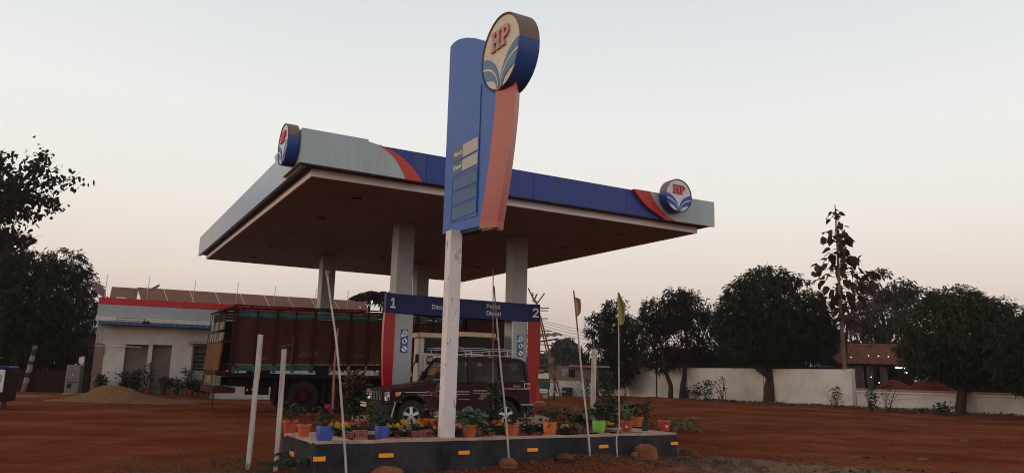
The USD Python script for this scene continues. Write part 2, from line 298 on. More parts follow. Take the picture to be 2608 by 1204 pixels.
class G:
    """Collects triangles of one mesh."""
    def __init__(s):
        s.v, s.f, s.n = [], [], 0
    def add(s, v, f):
        v = np.asarray(v, float); f = np.asarray(f, int)
        if f.shape[1] == 4:
            f = np.vstack([f[:, [0, 1, 2]], f[:, [0, 2, 3]]])
        s.v.append(v); s.f.append(f + s.n); s.n += len(v)
        return s
    def tm(s, m):
        return s.add(m.vertices, m.faces)
    def box(s, x0, x1, y0, y1, z0, z1, bev=0.0):
        if bev > 0:
            b = min(bev, .49 * min(abs(x1 - x0), abs(y1 - y0), abs(z1 - z0)))
            X, Y, Z = (x0, x1), (y0, y1), (z0, z1)
            pts = []
            for i in (0, 1):
                for j in (0, 1):
                    for k in (0, 1):
                        sx, sy, sz = 1 - 2 * i, 1 - 2 * j, 1 - 2 * k
                        x, y, z = X[i], Y[j], Z[k]
                        pts += [(x, y + sy * b, z + sz * b), (x + sx * b, y, z + sz * b), (x + sx * b, y + sy * b, z)]
            return s.tm(trimesh.convex.convex_hull(np.array(pts)))
        v = [(x, y, z) for z in (z0, z1) for y in (y0, y1) for x in (x0, x1)]
        return s.add(v, [(0, 2, 3, 1), (4, 5, 7, 6), (0, 1, 5, 4), (2, 6, 7, 3), (0, 4, 6, 2), (1, 3, 7, 5)])
    def hull(s, pts):
        return s.tm(trimesh.convex.convex_hull(np.array(pts, float)))
    def tube(s, pts, r, n=8, cap=True):
        p = np.asarray(pts, float); m = len(p)
        rr = np.broadcast_to(np.asarray(r, float), (m,))
        t = np.gradient(p, axis=0); t /= np.linalg.norm(t, axis=1, keepdims=True) + 1e-12
        ref = np.array([0, 0, 1.0]) if abs(t[:, 2]).mean() < .8 else np.array([1.0, 0, 0])
        a = np.cross(t, ref); a /= np.linalg.norm(a, axis=1, keepdims=True) + 1e-12
        b = np.cross(t, a)
        an = np.arange(n) * 2 * np.pi / n
        v = p[:, None] + rr[:, None, None] * (np.cos(an)[None, :, None] * a[:, None] + np.sin(an)[None, :, None] * b[:, None])
        v = v.reshape(-1, 3)
        i, j = np.meshgrid(np.arange(m - 1), np.arange(n), indexing='ij')
        q = np.stack([i * n + j, (i + 1) * n + j, (i + 1) * n + (j + 1) % n, i * n + (j + 1) % n], -1).reshape(-1, 4)
        f = np.vstack([q[:, [0, 1, 2]], q[:, [0, 2, 3]]])
        if cap:
            v = np.vstack([v, p[0], p[-1]])
            c0, c1 = m * n, m * n + 1
            k = np.arange(n)
            f = np.vstack([f, np.stack([np.full(n, c0), k, (k + 1) % n], 1), np.stack([np.full(n, c1), (m - 1) * n + (k + 1) % n, (m - 1) * n + k], 1)])
        return s.add(v, f)
    def lathe(s, prof, c=(0, 0, 0), n=20, axis='z'):
        prof = np.asarray(prof, float); m = len(prof)
        an = np.arange(n) * 2 * np.pi / n
        x = prof[:, 0][:, None] * np.cos(an); y = prof[:, 0][:, None] * np.sin(an); z = np.repeat(prof[:, 1][:, None], n, 1)
        v = np.stack([x, y, z], -1).reshape(-1, 3)
        if axis == 'y':
            v = v[:, [0, 2, 1]] * np.array([1, 1, -1])
        if axis == 'x':
            v = v[:, [2, 0, 1]]
        v = v + np.asarray(c, float)
        i, j = np.meshgrid(np.arange(m - 1), np.arange(n), indexing='ij')
        q = np.stack([i * n + j, i * n + (j + 1) % n, (i + 1) * n + (j + 1) % n, (i + 1) * n + j], -1).reshape(-1, 4)
        return s.add(v, q)
    def prism(s, poly, depth, frame):
        """A shapely polygon extruded: frame = (origin, u, v, w)."""
        o, u, v, w = [np.asarray(a, float) for a in frame]
        polys = list(getattr(poly, 'geoms', [poly]))
        for g in polys:
            if g.is_empty or g.area < 1e-7:
                continue
            m = trimesh.creation.extrude_polygon(g, depth, engine='earcut')
            p = np.asarray(m.vertices)
            f = np.asarray(m.faces)
            if np.dot(np.cross(u, v), w) < 0:
                f = f[:, ::-1]
            s.add(o + p[:, :1] * u + p[:, 1:2] * v + p[:, 2:3] * w, f)
        return s
    def ball(s, c, r, sub=1, jitter=0.0, seed=0):
        m = trimesh.creation.icosphere(sub, 1.0)
        v = np.array(m.vertices)
        if jitter:
            v = v * (1 + jitter * (meshkit.fbm(v * 1.7 + seed * 3.1, 3, seed) - .5) * 2)[:, None]
        return s.add(v * np.asarray(r, float) + np.asarray(c, float), m.faces)
    def arrays(s):
        return np.vstack(s.v), np.vstack(s.f)

def obj(name, g, material, parent=None, smooth=False, label=None, kind=None):
    path = str(parent.GetPath()) if parent is not None else '/World'
    v, f = g.arrays() if isinstance(g, G) else g
    m = usdkit.mesh(stage, path + '/' + numbered(path, name), (v, f), M[material] if isinstance(material, str) else material, smooth=smooth)
    return tag(m.GetPrim(), label=label, kind=kind)

def copy_of(src, loc, yaw=0.0, label=None, group=None, scale=None):
    was = src.GetCustomData()
    base = src.GetName()
    if base[-4:-3] == '_' and base[-3:].isdigit():
        base = base[:-4]
    x = UsdGeom.Xform.Define(stage, '/World/' + numbered('/World', base))
    x.GetPrim().GetReferences().AddInternalReference(src.GetPath())
    x.ClearXformOpOrder()
    x.AddTranslateOp(UsdGeom.XformOp.PrecisionDouble).Set(Gf.Vec3d(*[float(c) for c in loc]))
    x.AddRotateZOp().Set(float(yaw))
    if scale:
        x.AddScaleOp().Set(Gf.Vec3f(*[float(c) for c in np.broadcast_to(scale, 3)]))
    x.SetXformOpOrder(x.GetOrderedXformOps())
    x.GetPrim().SetInstanceable(True)
    return tag(x.GetPrim(), label or was.get('label'), was.get('category'), group or was.get('group'))

def single(name, label, cat, g, material, group=None, smooth=False, kind=None):
    p = obj(name, g, material, None, smooth)
    return tag(p, label, cat, group, kind)

FRONT = lambda o: (o, (1, 0, 0), (0, 0, 1), (0, -1, 0))       # lettering read from -y
LEFT = lambda o: (o, (0, -1, 0), (0, 0, 1), (-1, 0, 0))       # lettering read from -x
def text(s, height, frame, depth=.012, bold=False):
    m = meshkit.text_mesh(s, height, depth, bold)
    o, u, v, w = [np.asarray(a, float) for a in frame]
    p = np.asarray(m.vertices)
    return G().add(o + p[:, :1] * u + p[:, 1:2] * v + p[:, 2:3] * w, m.faces)

# ---------------------------------------------------------------- leaves, trees, plants
def unit(a):
    return a / (np.linalg.norm(a, axis=-1, keepdims=True) + 1e-9)

def leaves(P, D, L, W, droop=.25, fold=.12, rng=R, rich=False):
    """Leaf blades: base points P, directions D, lengths L, widths W."""
    n = len(P); D = unit(D)
    L = np.broadcast_to(np.asarray(L, float), (n,))[:, None]; W = np.broadcast_to(np.asarray(W, float), (n,))[:, None]
    S = unit(np.cross(D, unit(rng.normal(size=(n, 3)) + np.array([0, 0, 1.4]))))
    N = np.cross(S, D)
    dn = np.array([0, 0, -1.0])
    tip = P + D * L + dn * L * droop
    if rich:
        a = P + D * L * .28 + dn * L * droop * .05; b = P + D * L * .68 + dn * L * droop * .4
        v = np.stack([P, a + S * W * .48 + N * W * fold, a - S * W * .48 + N * W * fold, b + S * W * .44 + N * W * fold, b - S * W * .44 + N * W * fold, tip], 1)
        f = np.array([[0, 2, 1], [1, 2, 3], [2, 4, 3], [3, 4, 5]])
    else:
        a = P + D * L * .45 + dn * L * droop * .2
        v = np.stack([P, a + S * W * .5 + N * W * fold, a - S * W * .5 + N * W * fold, tip], 1)
        f = np.array([[0, 2, 1], [1, 2, 3]])
    k = v.shape[1]
    F = (f[None] + (np.arange(n) * k)[:, None, None]).reshape(-1, 3)
    return v.reshape(-1, 3), F

def crown(lobes, n, per, L, W, seed, droop=.35, inner=.35, gap=0.0, gscale=.8, down=.35):
    """Leaf clusters through lobes (x, y, z, rx, ry, rz): most near the surface, some within, with gaps from noise."""
    rng = np.random.default_rng(seed)
    lobes = np.array(lobes, float)
    w = (lobes[:, 3] * lobes[:, 5]); w /= w.sum()
    k = rng.choice(len(lobes), n, p=w)
    o = unit(rng.normal(size=(n, 3)))
    r = np.where(rng.random(n) < inner, rng.uniform(.25, .8, n), rng.uniform(.8, 1.04, n))
    r = r * (1 + .16 * (meshkit.fbm(o * 2.3 + k[:, None] * 7.7, 3, seed) - .5) * 2)
    C = lobes[k, :3] + o * lobes[k, 3:] * r[:, None]
    if gap:
        keep = meshkit.fbm(C * gscale, 3, seed + 5) > gap
        C, o = C[keep], o[keep]
    m = len(C)
    P = np.repeat(C, per, 0) + rng.normal(size=(m * per, 3)) * L * .25
    D = np.repeat(o, per, 0) * .7 + unit(rng.normal(size=(m * per, 3))) * .95 + np.array([0, 0, -down])
    return leaves(P, D, L * rng.uniform(.7, 1.25, m * per), W * rng.uniform(.8, 1.2, m * per), droop, rng=rng)

def trunk_mesh(paths):
    g = G()
    for pts, r0, r1 in paths:
        pts = np.asarray(pts, float)
        t = np.linspace(0, 1, 9)
        s = np.linspace(0, 1, len(pts))
        p = np.stack([np.interp(t, s, pts[:, i]) for i in range(3)], 1)
        p[1:-1] += (meshkit.noise(p[1:-1] * 1.3)[:, None] - .5) * r0 * .8
        g.tube(p, np.linspace(r0, r1, 9), 8)
    return g

def tree(label, loc, trunk, lobes, n, per, L, W, leaf, seed, name='mango_tree', group=None, bark='bark', **kw):
    t = thing(name, label, 'tree', loc, 0, group)
    obj('trunk', trunk_mesh(trunk), bark, t, smooth=True)
    obj('crown', crown(lobes, n, per, L, W, seed, **kw), leaf, t)
    return t

# ================================================================ THE SETTING
def ground_height(x, y):
    p = np.stack([x, y, np.zeros_like(x)], -1)
    near = np.exp(-((x * .7) ** 2 + (y - 12) ** 2) / 900.0)
    h = (meshkit.fbm(p * .22, 3, 3) - .5) * .10 + (meshkit.fbm(p * np.array([.22, 1.3, 1]), 2, 8) - .5) * .040 * near + (meshkit.fbm(p * 3.0, 3, 4) - .5) * .018 * near
    # flat where wheels and walls stand
    d = np.sqrt(((x + .5) / 11.0) ** 2 + ((y - 22) / 10.0) ** 2)
    h = h * np.clip(d - .25, .22, 1.0)
    # the bank of earth against the planter, and the verge under the long wall
    ux, uy = math.cos(rad(31.5)), math.sin(rad(31.5))
    a = (x + 2.55) * ux + (y - 10.51) * uy
    b = -(x + 2.55) * uy + (y - 10.51) * ux
    bank = np.exp(-((a - 4.6) / 1.9) ** 2) * .17 + np.exp(-((a - 1.2) / 1.3) ** 2) * .03
    lump = .6 + .8 * meshkit.fbm(p * 2.6, 3, 12)
    h = h + bank * np.exp(-(np.minimum(b, 0) / .62) ** 2) * (b < .3) * lump
    wb = (x - 18.85) * .66 - (y - 42.1) * -.75
    wl = np.exp(-(((x - 18.9) * .75 + (y - 42.0) * .66) / 2.0) ** 2)
    h = h + .16 * wl * (x > 8) * (meshkit.fbm(p * .9, 3, 21) + .3)
    # a low bank of sand along the shop front
    sa = (x + 16.0) * math.cos(rad(24)) + (y - 34.0) * math.sin(rad(24)); sb = -(x + 16.0) * math.sin(rad(24)) + (y - 34.0) * math.cos(rad(24))
    h = h + .20 * np.exp(-((sb + .35) / .75) ** 2) * np.clip((sa + 4) / 1.5, 0, 1) * np.clip((2.9 - sa) / 1.2, 0, 1)
    return h - .03
def ground_z(x, y):
    return float(ground_height(np.array([float(x)]), np.array([float(y)]))[0])
gx = np.unique(np.concatenate([np.linspace(-14, 16, 241), -14 - np.geomspace(.2, 1500, 70), 16 + np.geomspace(.2, 1500, 70)]))
gy = np.unique(np.concatenate([np.linspace(7, 30, 231), 30 + np.geomspace(.15, 2500, 110), 7 - np.geomspace(.3, 300, 24)]))
X, Y = np.meshgrid(gx, gy)
Z = ground_height(X, Y)
far = np.clip((np.hypot(X, Y) - 70) / 60, 0, 1)
Z = Z * (1 - far) - .03 * far
nx, ny = len(gx), len(gy)
i, j = np.meshgrid(np.arange(ny - 1), np.arange(nx - 1), indexing='ij')
q = np.stack([i * nx + j, i * nx + j + 1, (i + 1) * nx + j + 1, (i + 1) * nx + j], -1).reshape(-1, 4)
single('ground', None, None, G().add(np.stack([X, Y, Z], -1).reshape(-1, 3), q), 'ground', smooth=True, kind='structure')

YAW = 29.4
FX = np.array([-4.58, 15.9, 0.0])
e1 = np.array([math.cos(rad(YAW)), math.sin(rad(YAW)), 0]); e2 = np.array([-e1[1], e1[0], 0])
def st(a, b, z=0.0):
    return FX + a * e1 + b * e2 + np.array([0, 0, z])

# ---------------------------------------------------------------- emblem on the round signs
def emblem(parent, o, frame_fn, rad_, face, leaf, letter, line, depth=.02):
    """Face, two arching blue leaves and the two slab letters, built in the plane of the sign."""
    fr = lambda off: (np.array(o, float) + np.array(frame_fn((0, 0, 0))[3]) * off, *frame_fn((0, 0, 0))[1:])
    c = Point(0, 0).buffer(rad_ * .93, 48)
    obj('sign_face', G().prism(c, .02, fr(0)), face, parent)
    def ell(cx, a, b, side):
        t = np.linspace(0, math.pi / 2, 25)
        return [(side * (cx - a * math.cos(u)), -.93 + b * math.sin(u)) for u in t]
    for side in (-1, 1):
        def region(a, b):
            return Polygon(ell(1.04, a, b, side) + [(side * 1.3, -.93 + b), (side * 1.3, -1.2), (side * (1.04 - a), -1.2)])
        outer, g1, g2, inner = region(1.03, 1.02), region(.985, .76), region(.965, .70), region(.90, .42)
        lim = Point(0, 0).buffer(.915, 48)
        b1 = outer.difference(g1).intersection(lim); b2 = g2.difference(inner).intersection(lim)
        obj('leaf_band', G().prism(affinity.scale(b1, rad_, rad_, origin=(0, 0)), depth * .6, fr(.02)), leaf, parent)
        obj('leaf_band', G().prism(affinity.scale(b2, rad_, rad_, origin=(0, 0)), depth * .6, fr(.02)), leaf, parent)
        edge = g1.difference(g2).intersection(lim)
        obj('leaf_line', G().prism(affinity.scale(edge, rad_, rad_, origin=(0, 0)), depth * .8, fr(.02)), line, parent)
    # slab letters
    h = unary_union([sbox(.03, 0, .15, .5), sbox(.30, 0, .42, .5), sbox(.12, .2, .33, .31)] + [sbox(x0, y0, x0 + .20, y0 + .085) for x0 in (-.01, .26) for y0 in (0, .415)])
    p = unary_union([sbox(.51, 0, .63, .5), sbox(.47, 0, .67, .085), sbox(.47, .415, .55, .5),
                     Point(.70, .345).buffer(.155, 16).union(sbox(.55, .19, .70, .5)).difference(Point(.69, .345).buffer(.062, 12).union(sbox(.63, .283, .69, .407)))])
    for s, dx in ((h, -.44), (p, -.40)):
        s = affinity.scale(affinity.translate(s, dx, .10), rad_ * .98, rad_ * 1.05, origin=(0, 0))
        obj('letter', G().prism(s, .035, fr(.02)), letter, parent)

def drum(parent, o, axis_fn, r, thick, top_mat, low_mat, split=.05, border='rim_brown'):
    """The round box of a sign, axis along w; o is the centre of its face."""
    _, u, v, w = [np.asarray(a, float) for a in axis_fn((0, 0, 0))]
    o = np.asarray(o, float)
    a0 = math.asin(split)
    def shell(t0, t1):
        t = np.linspace(t0, t1, 40)
        ring = lambda rr, off: o + rr * (np.cos(t)[:, None] * u + np.sin(t)[:, None] * v) - off * w
        rows = np.stack([ring(r * .93, .012), ring(r * .985, -.028), ring(r, -.012), ring(r, thick - .012), ring(r * .97, thick), ring(0.02, thick)])
        k, m = rows.shape[:2]
        i, j = np.meshgrid(np.arange(k - 1), np.arange(m - 1), indexing='ij')
        q = np.stack([i * m + j, i * m + j + 1, (i + 1) * m + j + 1, (i + 1) * m + j], -1).reshape(-1, 4)
        return G().add(rows.reshape(-1, 3), q[:, ::-1])
    obj('rim_upper', shell(a0, math.pi - a0), top_mat, parent, smooth=35)
    obj('rim_lower', shell(math.pi - a0, 2 * math.pi + a0), low_mat, parent, smooth=35)

# ================================================================ STATION CANOPY
LC, WC, ZB, ZT = 11.92, 16.24, 5.785, 6.485
can = thing('station_canopy', 'big flat petrol station canopy with blue, red and grey fascia on four pillars', 'canopy', FX, YAW)
def arc_pts(pts):
    pts = np.array(pts, float); t = np.linspace(0, 1, 17); s = np.linspace(0, 1, len(pts))
    from scipy.interpolate import PchipInterpolator
    return [tuple(x) for x in np.stack([PchipInterpolator(s, pts[:, k])(t) for k in (0, 1)], 1)]
# blue front fascia in panels, seams 6 mm
for x0, x1 in ((.09, 2.9), (2.9, 5.86), (5.86, 8.82), (8.82, LC - .003)):
    obj('fascia_panel', G().box(x0 + .003, x1 - .003, .0, .10, ZB, ZT, .006), 'navy', can, label='deep blue front fascia panel')
inL = arc_pts([(1.66, 6.47), (2.04, 6.22), (2.21, 6.01), (2.34, 5.772)])
outL = arc_pts([(1.70, 6.48), (2.19, 6.30), (2.50, 6.08), (2.78, 5.762)])
greyL = Polygon([(-.085, 5.785), (-.085, 6.555), (1.41, 6.555), (1.42, 6.508)] + inL)
redL = Polygon(outL + inL[::-1])
obj('fascia_corner_panel', G().prism(greyL, .085, FRONT((0, -.002, 0))), 'acp_grey', can, label='raised grey corner panel at the near corner')
obj('fascia_sweep', G().prism(redL, .07, FRONT((0, -.002, 0))), 'red', can, label='red curved sweep near the left corner')
outR = arc_pts([(9.01, 6.49), (9.42, 6.10), (9.78, 5.92), (10.16, 5.766)])
inR = arc_pts([(9.57, 6.50), (9.80, 6.17), (10.10, 5.93), (10.52, 5.772)])
obj('fascia_sweep', G().prism(Polygon(outR + inR[::-1]), .10, FRONT((0, -.002, 0))), 'red', can, label='red curved sweep near the right corner')
obj('fascia_corner_panel', G().prism(Polygon(inR + [(LC + .085, 5.785), (LC + .085, 6.52)]), .085, FRONT((0, -.002, 0))), 'acp_grey', can, label='raised grey corner panel at the right end')
# left fascia: grey return of the corner, then pale panels
edge = arc_pts([(2.62, 6.555), (2.30, 6.30), (1.90, 6.02), (1.52, 5.785)])
side = lambda o: (o, (0, 1, 0), (0, 0, 1), (-1, 0, 0))
obj('fascia_corner_panel', G().prism(Polygon([(0.001, 5.785), (0.001, 6.555)] + edge), .085, side((-.001, 0, 0))), 'acp_grey', can, label='grey return of the near corner panel')
for b0, b1, m in ((.10, 3.35, 'acp_side'), (3.35, 7.32, 'acp_side'), (7.32, 11.46, 'acp_side'), (11.46, WC, 'acp_grey')):
    obj('fascia_panel', G().box(0, .09, b0 + .004, b1 - .004, 5.74, ZT + .01, .006), m, can, label='pale fascia panel on the left side')
for x0, x1, y0, y1 in ((LC - .10, LC, .10, WC - .10), (.09, LC, WC - .10, WC)):
    obj('fascia_panel', G().box(x0 + .002, x1 - .002, y0, y1, ZB, ZT, .006), 'acp_grey', can)
S = .264
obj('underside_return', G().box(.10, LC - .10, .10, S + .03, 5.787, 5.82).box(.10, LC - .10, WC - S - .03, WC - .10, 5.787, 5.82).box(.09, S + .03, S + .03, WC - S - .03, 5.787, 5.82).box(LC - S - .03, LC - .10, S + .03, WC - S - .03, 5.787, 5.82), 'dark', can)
for x0, x1, y0, y1 in ((S, LC - S, S, S + .06), (S, LC - S, WC - S - .06, WC - S), (S, S + .06, S + .062, WC - S - .062), (LC - S - .06, LC - S, S + .062, WC - S - .062)):
    obj('soffit_trim', G().box(x0, x1, y0, y1, 5.60, 5.786, .01), 'trim', can)
sl = G()
k = S + .062
while k < WC - S - .16:
    sl.box(S + .062, LC - S - .062, k, k + .124, 5.622, 5.65)
    sl.box(S + .062, LC - S - .062, k + .124, k + .15, 5.645, 5.65)
    k += .15
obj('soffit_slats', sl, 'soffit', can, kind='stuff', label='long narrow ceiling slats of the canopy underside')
for a in (1.8, 5.9, 10.0):
    for b in (1.8, 4.9, 8.0, 11.2, 14.4):
        lt = obj('downlight', G().lathe([(.24, 5.621), (.26, 5.600), (.17, 5.596), (.15, 5.612)], (a, b, 0), 20), 'steel', can)
        obj('lens', G().lathe([(.001, 5.606), (.155, 5.606)], (a, b, 0), 20), 'dark', lt)
obj('roof_deck', G().box(.10, LC - .10, .10, WC - .10, 5.83, 6.2), 'roof', can)
PIL = [(4.05, 4.25), (7.85, 4.25), (4.05, 11.95), (7.85, 11.95)]
for a, b in PIL:
    obj('pillar', G().box(a - .25, a + .25, b - .25, b + .25, -.05, 5.621, .018), 'pillar_grey', can)

def round_sign(label, o, yaw_world, r, thick):
    t = thing('round_sign', label, 'sign', o, yaw_world, 'round signs on the canopy')
    drum(t, (0, 0, 0), FRONT, r, thick, 'rim_brown', 'rim_navy', .22)
    emblem(t, (0, .012, 0), FRONT, r, 'sign_white', 'leaf_blue', 'letter_red', 'sign_white')
    obj('bracket', G().box(-.12, .12, thick - .002, thick + .12, -.25, .1), 'steel', t)
    return t
round_sign('round emblem sign with red letters at the right end of the canopy front', st(10.33, -.42, 6.42), YAW, .475, .27)
round_sign('round emblem sign seen nearly edge-on at the left corner of the canopy', st(-.33, .46, 6.27), YAW - 90, .47, .235)

# ================================================================ PUMP GANTRY
gan = thing('pump_gantry', 'blue beam marked Diesel and Petrol with red curved ends between the front pillars', 'gantry', FX, YAW)
GB = 3.955
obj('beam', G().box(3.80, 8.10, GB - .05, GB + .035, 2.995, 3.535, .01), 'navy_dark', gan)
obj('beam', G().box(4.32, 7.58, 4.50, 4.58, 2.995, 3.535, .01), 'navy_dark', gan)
for a0, a1 in ((3.82, 4.345), (7.60, 8.10)):
    obj('column_panel', G().box(a0, a1, GB - .01, GB + .03, .18, 2.99, .006), 'pillar_grey', gan)
    obj('panel_edge', G().box(a0 - .025, a0 - .001, GB - .016, GB + .03, .18, 2.99), 'trim', gan)
for side_, aj, num in ((-1, 3.797, '1'), (1, 8.103, '2')):
    an = rad(20) * -side_
    u = np.array([side_ * math.cos(an), side_ * math.sin(an), 0]); wv = np.array([math.sin(an), -math.cos(an), 0])
    o = np.array([aj, GB - .05, 0])
    blue = sbox(.0, 2.995, .365, 3.535)
    xs = [(.0, 2.99), (.375, 2.99), (.395, 2.5), (.385, 2.0), (.345, 1.4), (.27, .8), (.19, .2), (0, .2)]
    redp = Polygon([(0, 2.99)] + arc_pts(xs[1:-1]) + [(0, .2)])
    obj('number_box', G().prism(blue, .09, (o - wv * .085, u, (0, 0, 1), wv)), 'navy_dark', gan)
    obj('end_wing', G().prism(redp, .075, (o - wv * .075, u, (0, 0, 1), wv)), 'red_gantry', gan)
    tr = np.array([math.cos(an), math.sin(an), 0])
    start = .10 if side_ > 0 else .25
    obj('number', text(num, .27, (o + u * start + np.array([0, 0, 3.135]) + wv * .006, tr, (0, 0, 1), wv), .012, True), 'letter_white', gan, label='number ' + num)
for s, a, z, m in (('Diesel', 4.87, 3.185, 'letter_white'), ('Petrol', 6.64, 3.315, 'letter_green'), ('Diesel', 6.64, 3.11, 'letter_white')):
    obj('lettering', text(s, .125, FRONT((a, GB - .05, z)), .008), m, gan, label='the word ' + s)
for a0, z0 in ((4.0, 1.92), (7.76, 1.93)):
    for k in range(3):
        z = z0 + k * .218
        pan = obj('notice_panel', G().box(a0, a0 + .205, GB - .022, GB - .011, z, z + .203), 'icon_blue', gan)
        fr = FRONT((a0 + .112, GB - .022, z + .10))
        ring = Point(0, 0).buffer(.082, 20).difference(Point(0, 0).buffer(.052, 20)) if k == 2 else Point(0, 0).buffer(.078, 20)
        obj('notice_mark', G().prism(ring, .006, fr), 'letter_white', pan)
        if k == 2:
            obj('notice_mark', G().prism(Point(0, 0).buffer(.026, 12), .006, fr).prism(sbox(-.11, -.10, -.04, -.045), .006, fr), 'letter_white', pan)
        else:
            slash = affinity.rotate(sbox(-.075, -.010, .075, .010), -45, origin=(0, 0))
            thing_ = sbox(-.012, -.05, .014, .045) if k == 0 else sbox(-.03, -.045, .02, .045)
            obj('notice_mark', G().prism(slash.union(affinity.rotate(thing_, 20 if k else 40, origin=(0, 0))), .004, (fr[0] + np.array([0, -.006, 0]), *fr[1:])), 'icon_blue', pan)

isl = thing('pump_island', 'low concrete island under the fuel dispensers', 'kerb', FX, YAW)
obj('island_slab', G().box(3.0, 8.9, 3.75, 4.95, -.05, .17, .03), 'planter_cap', isl)

def dispenser(label, a0, a1, hz):
    t = thing('fuel_dispenser', label, 'fuel pump', st(a0, 4.28, .17), YAW, 'fuel dispensers on the island')
    w = a1 - a0; h = hz - .17
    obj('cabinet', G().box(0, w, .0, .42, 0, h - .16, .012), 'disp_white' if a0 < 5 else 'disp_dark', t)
    obj('header', G().box(-.02, w + .02, -.06, .46, h - .135, h, .012), 'tarp', t)
    obj('header_cap', G().box(-.05, .10, -.075, .475, h - .142, h - .008, .01), 'tarp', t)
    obj('upper_window', G().box(.14, w - .05, -.012, .001, h - .58, h - .165), 'disp_dark', t)
    obj('lower_panel', G().box(.13, w - .05 if a0 < 5 else w * .62, -.02, .001, h - 1.0, h - .62, .008), 'disp_white', t)
    d = obj('screen_bezel', G().box(.22, .42, -.035, -.021, h - .90, h - .66, .006), 'black_plastic', t)
    obj('screen', G().box(.24, .40, -.038, -.0355, h - .82, h - .70), 'lcd_green', d)
    obj('base_panel', G().box(.10, w - .05, -.014, .001, .1, h - 1.1), 'disp_dark', t)
    g = G().tube([(-.03, .1, h - .75), (-.14, .08, h - .95), (-.16, .1, h - 1.4), (-.1, .12, h - 1.9), (-.03, .14, h - 1.7)], .018, 8)
    obj('hose', g, 'black_plastic', t, smooth=True)
    obj('nozzle', G().box(-.07, -.005, .04, .14, h - .86, h - .62, .015), 'black_plastic', t)
    return t
dispenser('pale fuel dispenser with small screen beside pillar 1', 4.72, 5.55, 2.52)
dispenser('fuel dispenser with long beige header beside pillar 2', 6.04, 7.14, 2.60)

# ================================================================ PRICE TOTEM
PB = np.array([-.92, 11.84, 0])
tot = thing('price_totem', 'tall blue price sign with emblem disc and faded red edge on white post', 'sign', PB, YAW)
# local: x across the panel's thickness (faces -x), -y towards the viewer
obj('post', G().box(-.10, .10, -.10, .10, .30, 3.62, .008), 'post_white', tot)
def up_to(fn, z0, z1, n=16):
    return [(fn(z), z) for z in np.linspace(z0, z1, n)]
front_edge = lambda z: .80 + .40 * (1 - ((5.62 - z) / 2.02) ** 1.7) if z < 5.62 else 1.20
def curve(z):
    t = np.clip((z - 3.58) / 1.95, 0, 1)
    return .82 + .40 * (1 - (1 - t) ** 1.5)
topc = [(-.56, 6.965), (-.46, 6.985), (-.32, 6.985), (-.15, 6.955), (.1, 6.875), (.4, 6.75), (.66, 6.60)]
panel = Polygon([(-.56, 3.66), (.80, 3.585)] + [(curve(z) - .03, z) for z in np.linspace(3.62, 5.6, 18)] + [(1.1, 6.0)] + [(.79, 6.50)] + topc[::-1])
SH = .15                                                     # the panel stands a little to the right of the post's axis
LP = lambda x: ((x + SH, 0, 0), (0, -1, 0), (0, 0, 1), (-1, 0, 0))
obj('blue_panel', G().prism(panel, .20, LP(.10)), 'totem_blue', tot)
inner = Polygon([(-.25, 3.80), (.70, 3.755), (.70, 5.86), (-.25, 5.90)])
obj('frame_groove', G().prism(inner.buffer(.010, join_style=2).difference(inner.buffer(-.004, join_style=2)), .002, LP(-.1005)), 'totem_blue_dark', tot)
obj('inner_panel', G().prism(inner.buffer(-.006, join_style=2), .012, LP(-.1005)), 'totem_blue', tot)
zz = [(4.79, 5.03), (4.55, 4.79)]
for (z0, z1), word, m in (((4.79, 5.035), 'Petrol', 'lcd_dark'), ((4.565, 4.785), 'Diesel', 'totem_blue_dark')):
    pn = obj('price_label', G().prism(Polygon([(-.225, z0 + .0), (.13, z0), (.13, z1 - .01), (-.225, z1)]), .006, LP(-.113)), m, tot)
    obj('lettering', text(word, .075, LP(-.1195) if 0 else ((SH - .1195, .19, z0 + .085), (0, -1, 0), (0, 0, 1), (-1, 0, 0)), .004), 'letter_white', pn, label='the word ' + word)
    obj('price_window', G().prism(sbox(.14, z0 + .015, .68, z1 - .02), .010, LP(-.113)), 'lcd', tot)
for z0, z1 in ((4.30, 4.535), (4.06, 4.28), (3.82, 4.04)):
    fr_ = sbox(-.225, z0, .685, z1)
    obj('blank_window', G().prism(fr_.buffer(-.012), .004, LP(-.113)), 'totem_blue_dark', tot)
    obj('window_frame', G().prism(fr_.difference(fr_.buffer(-.016, join_style=2)), .009, LP(-.113)), 'totem_blue', tot)
obj('underside_box', G().prism(Polygon([(-.50, 3.60), (.86, 3.535), (.86, 3.60), (-.50, 3.66)]), .16, LP(.08)), 'black_plastic', tot)
# faded red edge: a wedge whose nose points at the viewer
rows = []
for z in np.linspace(3.53, 5.62, 20):
    u0 = curve(z); nose = u0 + .29 + .10 * np.clip((z - 3.53) / 2, 0, 1)
    rows.append([(SH - .125, -u0, z), (SH - .135, -(u0 + .03), z), (SH + .0, -(nose + .02), z), (SH + .205, -(u0 + .15), z), (SH + .215, -(u0 + .02), z), (SH + .205, -u0, z)])
rows = np.array(rows); k, m = rows.shape[:2]
i, j = np.meshgrid(np.arange(k - 1), np.arange(m), indexing='ij')
q = np.stack([i * m + j, (i + 1) * m + j, (i + 1) * m + (j + 1) % m, i * m + (j + 1) % m], -1).reshape(-1, 4)
red_g = G().add(rows.reshape(-1, 3), q[:, ::-1])
red_g.add(np.vstack([rows[0], rows[-1]]), [(0, 2, 1), (0, 3, 2), (0, 4, 3), (0, 5, 4), (6, 7, 8), (6, 8, 9), (6, 9, 10), (6, 10, 11)])
obj('red_edge', red_g, 'red_faded', tot)
